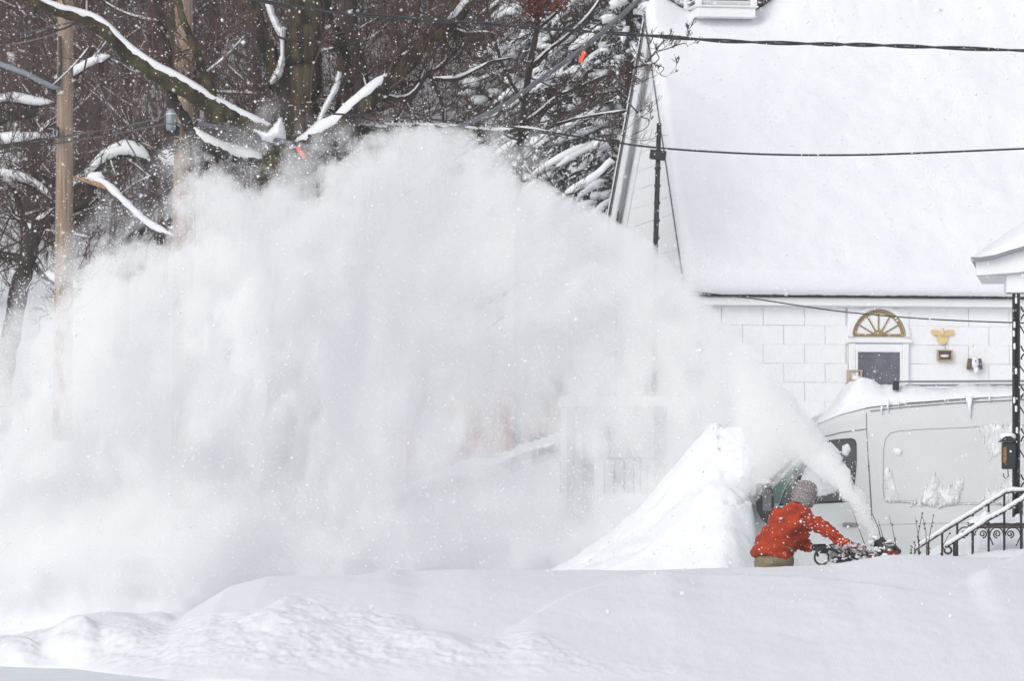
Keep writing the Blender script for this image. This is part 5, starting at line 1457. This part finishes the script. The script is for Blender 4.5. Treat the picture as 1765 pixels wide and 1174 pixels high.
traced_tree('fallen_limb', 70, [
    ([(1062, 287), (1040, 298), (1020, 310), (1000, 325), (975, 336)], [2, 3, 3.5, 3.5, 3], 2.0, None),
    ([(1020, 310), (1005, 300), (990, 298)], [2, 1.6, 1], 1.4, None),
    ([(1000, 325), (990, 345), (980, 420), (985, 620), (986, 850)], [3, 3, 4, 5, 6], .6, None),
], 'small snow-crusted tree leaning in front of the conifers', twigs=1, bark=M['bark_dark'], seed=43)

# ------------------------------------------------------------------ FOREST on the hill
def forest_proto(seed, H, nlimb):
    rr = random.Random(seed)
    tr_ = MB(); tw_ = MB(); sn_ = MB()
    pts = [Vector((0, 0, -.4))]; rs = [.16]
    q = Vector((0, 0, 0)); d = Vector((0, 0, 1))
    for i in range(9):
        d = (d + Vector((rr.uniform(-.09, .09), rr.uniform(-.09, .09), .3))).normalized(); q = q + d * H / 9; pts.append(q.copy()); rs.append(.15 * (1 - .85 * (i + 1) / 9) + .012)
    tr_.tube(pts, rs, 7)
    for k in range(nlimb):
        t = rr.uniform(.12, .98) * (len(pts) - 2); i = int(t) ; b = pts[i].lerp(pts[i + 1], t - i)
        a = rr.uniform(0, 6.28); d = Vector((math.cos(a), math.sin(a), rr.uniform(.1, .9)))
        grow(tw_, b, d, H * .17 * rr.uniform(.6, 1.2), rs[i] * .45, 3, rr, spread=.7, minr=.007, kids=(3, 5), sn=sn_ if rr.random() < .5 else None)
    return tr_, tw_, sn_
protos = []
for i in range(6):
    a, b, c_ = forest_proto(100 + i, 11.0 + i, 22)
    ms = []
    for nm, bld, mt in (('trunk', a, M['bark_far']), ('crown', b, M['twig_far']), ('branch_snow', c_, M['snow_fine'])):
        me = bpy.data.meshes.new(nm); me.from_pydata([tuple(v) for v in bld.v], [], bld.f); me.materials.append(mt); ms.append((nm, me))
    protos.append(ms)
spots = []
rf = random.Random(77)
for row_, D in enumerate(np.linspace(87, 124, 12)):
    wpx = D / F
    n_ = 8
    for k in range(n_):
        px = -60 + (1240) * (k + rf.uniform(.1, .9)) / n_
        if not (560 < px < 1000 and rf.random() < .45): spots.append((px, D + rf.uniform(-1.3, 1.3)))
for px in (1265, 1300, 1335, 1290, 1350, 1320): spots.append((px, rf.uniform(90, 110)))
for i, (px, D) in enumerate(spots):
    ms = protos[i % 6]
    x = (px - 882.5) * D / F
    t = thing('forest_tree', (x, D, gz(x, D) - .1), 'bare purplish-brown tree in the dense wood on the hillside', 'tree', 'bare trees of the hillside wood', rz=rf.uniform(0, 6.28))
    s_ = rf.uniform(.75, 1.15); t.scale = (s_, s_, s_)
    for nm, me in ms:
        if not len(me.vertices): continue
        o = bpy.data.objects.new(nm, me); link(o); o.parent = t
        if nm == 'branch_snow': o['kind'] = 'stuff'
# understorey: saplings and brush too many to count
br = MB(); rb = random.Random(9)
for k in range(1050):
    D = rb.uniform(84, 122); px = rb.uniform(-60, 1230)
    if px > 540 and rb.random() < .5: continue
    x = (px - 882.5) * D / F; z0 = gz(x, D); H = rb.uniform(1.8, 4.2)
    p0 = Vector((x, D, z0 - .1)); p1_ = p0 + Vector((rb.uniform(-.5, .5), rb.uniform(-.3, .3), H))
    br.tube([p0, p0.lerp(p1_, .5) + Vector((rb.uniform(-.12, .12), 0, 0)), p1_], [.022, .016, .006], 3, False)
    for q in range(22):
        b = p0.lerp(p1_, rb.uniform(.12, 1)); d = Vector((rb.uniform(-1, 1), rb.uniform(-1, 1), rb.uniform(-.1, 1.1))).normalized() * rb.uniform(.3, 1.0)
        m_ = b + d * .5 + Vector((0, 0, rb.uniform(-.06, .1)))
        br.tube([b, m_, b + d], [.009, .007, .004], 3, False)
br.build('brushwood', M['twig_far'], None, label='tangled brown brushwood filling the hillside wood', cat='brush', kind='stuff', origin=(0, 90, 7))
# withered leaves
lf = MB()
for k in range(5200):
    D = rb.uniform(84, 108); px = rb.uniform(-40, 1100)
    if vnoise(px / 70, D / 6, 121) < .5: continue
    x = (px - 882.5) * D / F; c = Vector((x, D, gz(x, D) + rb.uniform(.8, 7))); s_ = rb.uniform(.03, .07)
    u = Vector((rb.gauss(0, 1), rb.gauss(0, 1), rb.gauss(0, 1))).normalized(); v_ = u.orthogonal().normalized()
    lf.add([c - u * s_, c + v_ * s_ * .6, c + u * s_, c - v_ * s_ * .6], [(0, 1, 2, 3)])
lf.build('withered_leaves', M['leaf_brown'], None, label='scattered withered orange-brown leaves hanging in the hillside wood', cat='leaves', kind='stuff', origin=(0, 90, 7))

# ------------------------------------------------------------------ CONIFERS
def conifer(px, D, H, seed, lab, lowskip=0):
    rr = random.Random(seed)
    x = (px - 882.5) * D / F; z0 = gz(x, D)
    t = thing('conifer', (x, D, z0), lab, 'conifer', 'snow-laden conifers beside the gable')
    MB().tube([(x, D, z0 - .3), (x, D, z0 + H)], [.18, .02], 8).build('trunk', M['bark_dark'], t, smooth=True)
    nd = MB(); sn = MB(); lb = MB()
    z = .8
    while z < H - .2:
        R = (H - z) * .26 + .25
        n_ = rr.randint(6, 8)
        for k in range(n_):
            a = 2 * math.pi * (k + rr.random()) / n_
            L = R * rr.uniform(.75, 1.15)
            p = Vector((x, D, z0 + z)); pts = [p]
            for s_ in range(1, 7):
                u = s_ / 6
                pts.append(p + Vector((math.cos(a) * L * u, math.sin(a) * L * u, .10 * L * u - .55 * L * u * u + .10 * L * u ** 4)))
            lb.tube(pts, [.022 * (1 - .8 * i / 6) for i in range(7)], 4, False)
            if rr.random() < .5: snow_on(sn, pts[2:], [.03, .045, .05, .045, .02], rr.uniform(.8, 1.7), .3, rr.random() * 60, .02)
            for s_ in range(2, 7):
                q = pts[s_]
                dr_ = (pts[s_] - pts[s_ - 1]).normalized(); sdd = dr_.cross(Vector((0, 0, 1))).normalized()
                for g in range(22):
                    w_ = rr.uniform(.10, .30) * (1.1 - s_ / 9)
                    dd = (dr_ * rr.uniform(.2, 1) + sdd * rr.uniform(-1, 1) + Vector((0, 0, rr.uniform(-.9, .1)))).normalized()
                    b = q + dr_ * rr.uniform(-.12, .12) * L + Vector((0, 0, rr.uniform(-.04, .02)))
                    e = b + dd * w_; s2 = dd.orthogonal().normalized() * .022
                    (sn if rr.random() < .26 else nd).add([b - s2, b + s2, e], [(0, 1, 2)])
                if rr.random() < .22 and s_ > 2:
                    r_ = rr.uniform(.05, .15) * (L / 1.2) ** .3
                    sn.ico(q + Vector((0, 0, r_ * .35)), r_, (rr.uniform(1, 1.6), rr.uniform(1, 1.5), rr.uniform(.5, .8)), 7, 5, .8)
        z += rr.uniform(.26, .36)
    lb.build('branches', M['bark_dark'], t, kind='stuff')
    nd.build('needles', M['needle'], t, kind='stuff'); sn.build('bough_snow', M['snow_fine'], t, smooth=True, kind='stuff')
conifer(1085, 78, 9.5, 1, 'snow-laden conifer directly against the left edge of the white gable')
conifer(1015, 81, 11, 2, 'tall snow-laden conifer second from the gable, behind the leaning small tree')
conifer(1120, 86, 13, 3, 'taller conifer rising behind the one at the gable edge')
conifer(955, 86, 11.5, 4, 'leftmost conifer, half hidden by the slender bare tree')

# ------------------------------------------------------------------ HOUSES seen through the blown snow
rh = thing('red_house', (P(850, 870, 66).x, 67, gz(P(850, 870, 66).x, 66)), 'red-walled house with a dark window, faint behind the blown snow', 'house')
RD_ = 65.5
slabpoly([(700, 930), (968, 930), (968, 690), (905, 650), (834, 620), (700, 660)], RD_, 3.0).build('wall', M['red_wall'], rh)
slabpoly([(912, 805), (955, 800), (955, 748), (912, 748)], RD_ - .05, .04).build('window', M['grey_window'], rh)
slabpoly([(700, 680), (760, 676), (760, 740), (700, 740)], RD_ - .05, .04).build('window', M['grey_window'], rh)
b = MB(); b.prism([P(660, 668, RD_ - .3), P(834, 608, RD_ - .3), P(1000, 700, RD_ - .3), P(1000, 688, RD_ - .3), P(834, 596, RD_ - .3), P(660, 655, RD_ - .3)][::-1], (0, 3.6, 0)); b.build('roof', M['roofing'], rh)
relief('roof_snow', [(655, 655), (834, 590), (1005, 690), (1005, 672), (834, 566), (655, 634)], RD_ + .1, .3, 4, M['snow'], None, soft=10, back=2.5, label='snow on the red house roof', cat='roof snow', kind='stuff')

wp = thing('side_porch', (P(1060, 870, 61.5).x, 61.8, gz(P(1060, 870, 61.5).x, 61.5)), 'pale side porch with a baluster railing, veiled by blown snow', 'porch')
WD = 61.3
slabpoly([(975, 895), (1165, 895), (1165, 852), (975, 852)], WD, 1.2).build('deck_skirt', M['white_paint'], wp)
for (a, b_) in ((977, 990), (1005, 1024)):
    slabpoly([(a, 893), (b_, 893), (b_, 700), (a, 700)], WD - .05, .18).build('column', M['porch_grey'], wp)
slabpoly([(1128, 852), (1150, 852), (1150, 690), (1128, 690)], WD - .05, .18).build('column', M['porch_grey'], wp)
slabpoly([(1024, 793), (1128, 793), (1128, 789), (1024, 789)], WD - .02, .06).build('hand_rail', M['porch_grey'], wp)
for px in (1042, 1059, 1076, 1092, 1104, 1116):
    slabpoly([(px - 1.6, 851), (px + 1.6, 851), (px + 1.6, 794), (px - 1.6, 794)], WD - .01, .04).build('baluster', M['porch_grey'], wp)
slabpoly([(1032, 790), (1052, 790), (1052, 735), (1032, 735)], WD + 1.15, .04).build('window', M['grey_window'], wp)
slabpoly([(965, 700), (1170, 700), (1170, 684), (965, 684)], WD - .1, 1.4).build('roof', M['white_paint'], wp)
slabpoly([(1024, 850), (1165, 850), (1165, 702), (1024, 702)], WD + 1.2, .2).build('wall', M['white_shingle'], wp)
# low shed roof whose snowy edge rises to the right
ls = thing('lean_to', (P(820, 870, 60).x, 60.6, gz(P(820, 870, 60).x, 60)), 'low lean-to with a sloping snow-covered roof edge in the mist', 'shed')
slabpoly([(640, 893), (968, 784), (968, 776), (640, 884)], 59.5, 2.2).build('roof', M['porch_grey'], ls)
slabpoly([(660, 960), (965, 960), (965, 787), (660, 888)], 59.8, 1.8).build('wall', M['white_paint'], ls)
relief('roof_snow', [(630, 884), (780, 834), (968, 773), (968, 748), (900, 768), (850, 792), (800, 795), (720, 830), (630, 862)], 60.2, .7, 4, M['snow'], None, soft=10, back=1.2, label='snow on the lean-to roof', cat='roof snow', kind='stuff')

# ------------------------------------------------------------------ BLOWN SNOW PLUME
SIG = 2.2
POLY = [(1412, 776), (1403, 756), (1362, 690), (1306, 612), (1250, 550), (1190, 484), (1148, 440), (1094, 396), (1040, 362), (968, 330), (906, 302), (866, 274), (830, 252), (780, 232), (740, 228), (680, 240), (600, 258), (545, 292),
        (500, 320), (450, 318), (400, 292), (350, 280), (315, 318), (330, 372), (295, 412), (240, 440), (175, 446), (125, 466), (95, 516), (40, 540), (-60, 555), (-200, 555), (-200, 1200), (1000, 1200), (1200, 1100), (1270, 900), (1350, 830)]
def plume():
    st_ = 3.0
    U, V_ = np.meshgrid(np.arange(-180, 1440, st_), np.arange(60, 1150, st_))
    wob = (fbm(U / 60, V_ / 60, 201, 4) - .5) * 95 + (fbm(U / 17 + V_ / 40, V_ / 24, 205, 4) - .5) * 50
    crisp = sstep(700, 1050, U)                                   # sharp along the throw, soft where it drifts
    s = sdf(POLY, U, V_)
    s = s + wob * (1 - .90 * crisp) + 14 * (1 - crisp)
    soft = 95 - 62 * crisp + 75 * sstep(260, 40, U)
    body = np.clip(s / soft, 0, 1) ** (1.25)
    # optical depth laid out over the plume
    base = 5.0 + 1.6 * np.exp(-(((U - 900) / 330) ** 2 + ((V_ - 430) / 130) ** 2))
    base = base - 1.7 * np.exp(-(((U - 900) / 200) ** 2 + ((V_ - 760) / 120) ** 2))
    base = base - 1.6 * np.exp(-(((U - 1090) / 110) ** 2 + ((V_ - 790) / 120) ** 2))
    base = base - 1.1 * sstep(200, 60, U) * sstep(880, 700, V_)
    base = base - 1.0 * np.exp(-(((U - 400) / 180) ** 2 + ((V_ - 720) / 110) ** 2))
    base = base + 2.0 * sstep(820, 940, V_) * sstep(1050, 800, U)
    dj = np.minimum.reduce([np.hypot(U - a_, V_ - b_) for a_, b_ in ((1410, 765), (1385, 728), (1358, 696), (1328, 662), (1295, 625), (1260, 590), (1225, 550), (1185, 512), (1145, 470), (1100, 430), (1050, 400), (1000, 375), (940, 345), (880, 318))])
    base = base + 2.2 * np.exp(-(dj / 44) ** 2)
    # falling curtains: noise stretched along the fall lines, slanted to the left
    q = U + .10 * (V_ - 300)
    wx_ = (fbm(U / 90, V_ / 90, 301, 3) - .5) * 70; wy_ = (fbm(U / 90 + 5, V_ / 90, 303, 3) - .5) * 70
    cur = fbm((q + wx_) / 40, (V_ + wy_) / 130, 211, 6); fine = fbm((q + wx_ * .4) / 9, (V_ + wy_ * .4) / 30, 217, 4)
    # along the throw: streaks parallel to the arc
    ja = (U * .68 + V_ * .73) ; jb_ = (U * .73 - V_ * .68); st2 = fbm(ja / 70, jb_ / 12, 219, 4); fine = fine * (1 - crisp) + st2 * crisp
    bil = fbm(U / 75, V_ / 75, 223, 5)
    low_ = 1 - .55 * sstep(760, 900, V_)
    mod = 1 + .70 * (cur - .5) * 2 * sstep(330, 560, V_) * low_ + .40 * (bil - .5) * 2 * low_ + .48 * (fine - .5) * 2
    tau = body * base * np.clip(mod, .18, 2.2)
    # thin places where the yard shows through
    for (cx, cy_, rx, ry, a) in ((106, 650, 20, 62, .86), (98, 725, 18, 40, .7), (8, 735, 22, 46, .85), (40, 520, 40, 40, .5), (840, 520, 40, 45, .45), (862, 745, 50, 50, .5), (790, 690, 50, 40, .3), (930, 772, 34, 32, .72), (965, 652, 14, 30, .6),
                                 (1000, 830, 34, 70, .6), (1075, 820, 60, 45, .6), (1135, 740, 26, 90, .62), (300, 720, 50, 60, .3), (440, 710, 30, 50, .2), (820, 830, 120, 30, .35)):
        nn = 1 + .7 * (fbm(U / 18, V_ / 24, int(cx) + 7, 3) - .5) * 2
        tau = tau * (1 - a * np.exp(-(((U - cx) / rx) ** 2 + ((V_ - cy_) / ry) ** 2) ** 1.2 * nn))
    # loose powder drifting off the top edge and round the trunk and pole
    haze_ = 0
    for (cx, cy_, rx, ry, a) in ((490, 285, 70, 45, .8), (462, 225, 40, 50, .22), (325, 340, 45, 80, .8), (860, 270, 60, 50, .6), (240, 420, 90, 60, .5), (60, 560, 90, 70, .8), (160, 470, 70, 50, .5), (610, 250, 90, 40, .5), (1180, 460, 40, 60, .35), (1300, 720, 50, 60, 1.6), (1262, 752, 30, 30, 1.8), (1385, 795, 34, 42, 1.5), (1425, 850, 24, 34, .7)):
        haze_ = haze_ + a * np.exp(-(((U - cx) / rx) ** 2 + ((V_ - cy_) / ry) ** 2))
    wis = np.clip(fbm(U / 34 + V_ / 130, V_ / 46, 231, 5) * 2.2 - .75, 0, 1)
    tau = tau + haze_ * wis * 1.3
    tau = tau * (1 - .8 * np.exp(-(((U - 1330) / 36) ** 2 + ((V_ - 855) / 52) ** 2) ** 1.5))
    tau = np.clip(tau - .02, 0, 8)
    # free the heap's near side, end at the frame of the grid
    e = np.minimum.reduce([(U - U.min()) / 30, (U.max() - U) / 20, (V_ - V_.min()) / 20, (V_.max() - V_) / 20]); tau = tau * np.clip(e, 0, 1)
    tau = tau * (1 - sstep(1395, 1425, U))
    cap_ = 4.3 + 1.8 * np.exp(-(((U - 520) / 220) ** 2 + ((V_ - 620) / 260) ** 2) ** 2); tau = cap_ * (1 - np.exp(-tau / (cap_ * .72)))
    T = tau / SIG
    Dc = np.interp(U, [-200, 300, 500, 800, 1000, 1200, 1240, 1275, 1320, 1400, 1440], [46.6, 47.4, 48.6, 50.6, 51.6, 51.4, 50.4, 48.2, 47.4, 46.7, 46.5])
    Dc = Dc + 1.2 * (fbm(U / 160, V_ / 160, 241, 2) - .5) * sstep(1300, 1000, U)
    fr = .5 + .5 * (fbm(U / 50, V_ / 50, 251, 3) - .5)
    x = (U - 882.5) * Dc / F; z = CH + (HZ - V_) * Dc / F
    on = T > 1e-4; ny, nx = U.shape
    cell = on[:-1, :-1] | on[1:, :-1] | on[:-1, 1:] | on[1:, 1:]
    jj, ii = np.nonzero(cell); idx = jj * nx + ii; N = nx * ny
    A = np.stack([idx, idx + nx, idx + nx + 1, idx + 1], 1); Bk = A[:, ::-1].copy(); onf = on.ravel()
    Bk = np.where(onf[Bk], Bk + N, Bk)
    Tz = np.where(on, T, 0)
    V = np.concatenate([np.stack([x.ravel(), (Dc - Tz * fr).ravel(), z.ravel()], 1), np.stack([x.ravel(), (Dc + Tz * (1 - fr)).ravel(), z.ravel()], 1)])
    # drop below the ground is fine: the plume lands there
    Fq = np.concatenate([A, Bk]); used = np.unique(Fq); rm = np.full(len(V), -1); rm[used] = np.arange(len(used))
    mesh_obj('snow_plume', V[used], rm[Fq], vol_mat('blown_snow', SIG), smooth=False, label='billowing cloud of blown snow arching left from the snow blower', cat='blown snow', kind='stuff')
    return U, V_, Dc, tau
PU, PV, PDc, PT = plume()
# dense jet straight out of the chute
jet = MB()
cl = [(1510, 932), (1501, 914), (1486, 884), (1467, 852), (1446, 823), (1423, 796), (1400, 770), (1374, 741), (1346, 709), (1316, 673), (1286, 637)]
jr = [.05, .06, .078, .098, .12, .15, .18, .21, .24, .22, .05]
jd = [44.95, 45.1, 45.3, 45.6, 45.9, 46.3, 46.7, 47.1, 47.6, 48.2, 48.8]
pts = [P(a, b, d) for (a, b), d in zip(cl, jd)]; pts, jrr = smooth_pts(pts, jr, 5)
pts = [p + Vector((rnd.gauss(0, .012), rnd.gauss(0, .02), rnd.gauss(0, .012))) for p in pts]
jv = MB(); jv.tube(pts, [r * rnd.uniform(.88, 1.12) for r in jrr], 18)
VV = np.array([tuple(v) for v in jv.v]); VV = VV + (np.stack([fbm(VV[:, 0] * 7, VV[:, 2] * 7, 261, 3), fbm(VV[:, 0] * 7, VV[:, 2] * 7, 267, 3), fbm(VV[:, 0] * 7 + 9, VV[:, 2] * 7, 271, 3)], 1) - .5) * .10
VV[:18] = np.array([tuple(v) for v in jv.v])[:18]
jetm = vol_mat('jet_snow', 4.6)
mesh_obj('snow_jet', VV, jv.f, jetm, smooth=False, label='narrow dense jet of snow shooting up from the chute', cat='blown snow', kind='stuff')

core = MB(); core.tube(pts[:40], [r * rnd.uniform(.58, .74) * min(1, (40 - i) / 22) for i, r in enumerate(jrr[:40])], 14)
VV = np.array([tuple(v) for v in core.v]); VV[14:] += ((np.stack([fbm(VV[:, 0] * 9, VV[:, 2] * 9, 281, 3), fbm(VV[:, 0] * 9, VV[:, 2] * 9, 283, 3), fbm(VV[:, 0] * 9 + 9, VV[:, 2] * 9, 285, 3)], 1) - .5) * .08)[14:]
mesh_obj('snow_jet', VV, core.f, vol_mat('jet_core', 14.0), smooth=False, label='bright inner core of the snow jet just above the chute', cat='blown snow', kind='stuff')

# ------------------------------------------------------------------ FLAKES
OCT = np.array([(1, 0, 0), (-1, 0, 0), (0, 1, 0), (0, -1, 0), (0, 0, 1), (0, 0, -1)], float)
OF = np.array([(0, 2, 4), (2, 1, 4), (1, 3, 4), (3, 0, 4), (2, 0, 5), (1, 2, 5), (3, 1, 5), (0, 3, 5)])
def flakes(name, C, R, lab, cat):
    n = len(C); A = rng.normal(size=(n, 6, 3)) * .18 + OCT[None]
    sc_ = rng.uniform(.6, 1.25, size=(n, 1, 3))
    V = (C[:, None, :] + A * sc_ * R[:, None, None]).reshape(-1, 3)
    Fq = (OF[None] + 6 * np.arange(n)[:, None, None]).reshape(-1, 3)
    return mesh_obj(name, V, Fq, M['flake'], label=lab, cat=cat, kind='stuff', origin=(0, 45, 0))
n = 34000
D = (rng.uniform(19 ** 3, 70 ** 3, n)) ** (1 / 3)
U = rng.uniform(-60, 1830, n); V_ = rng.uniform(-60, 1250, n)
C = np.stack([(U - 882.5) * D / F, D, CH + (HZ - V_) * D / F], 1)
R = np.clip(rng.lognormal(math.log(.0050), .38, n), .003, .017)
keep = C[:, 2] > 1.0
flakes('falling_snow', C[keep], R[keep], 'snowflakes falling everywhere through the air of the scene', 'snowfall')
# grains torn from the plume's edge and jet
m1 = (PT > .05) & (PT < 2.2); jj, ii = np.nonzero(m1); pick = rng.integers(0, len(jj), 15000)
u = PU[jj[pick], ii[pick]] + rng.normal(0, 9, 15000); v = PV[jj[pick], ii[pick]] + rng.normal(0, 9, 15000); d = PDc[jj[pick], ii[pick]] - rng.uniform(0, 1.0, 15000)
C1 = np.stack([(u - 882.5) * d / F, d, CH + (HZ - v) * d / F], 1)
jp = np.array([tuple(p) for p in pts]); k = rng.integers(0, len(jp), 2600); C2 = jp[k] + rng.normal(0, 1, (2600, 3)) * (np.array(jrr)[k] * .62)[:, None]
m2 = PT > 2.0; jj, ii = np.nonzero(m2); pick = rng.integers(0, len(jj), 26000)
d = PDc[jj[pick], ii[pick]] - PT[jj[pick], ii[pick]] / SIG * .5 + rng.uniform(-.25, .25, 26000); u = PU[jj[pick], ii[pick]] + rng.normal(0, 2, 26000); v = PV[jj[pick], ii[pick]] + rng.normal(0, 2, 26000)
C3 = np.stack([(u - 882.5) * d / F, d, CH + (HZ - v) * d / F], 1)
C_ = np.concatenate([C1, C2, C3]); R_ = np.clip(rng.lognormal(math.log(.0048), .45, len(C_)), .0025, .016)
flakes('snow_grains', C_, R_, 'loose grains of snow flung along the edges of the blown cloud', 'snow grains')

# ------------------------------------------------------------------ HAZE of falling snow
lo = (-45, -2, -1.2); hi = (45, 135, 44)
MB().box(((lo[0] + hi[0]) / 2, (lo[1] + hi[1]) / 2, (lo[2] + hi[2]) / 2), (hi[0] - lo[0], hi[1] - lo[1], hi[2] - lo[2])).build('haze', vol_mat('haze', .0005, (1, 1, 1)), None, kind='stuff')
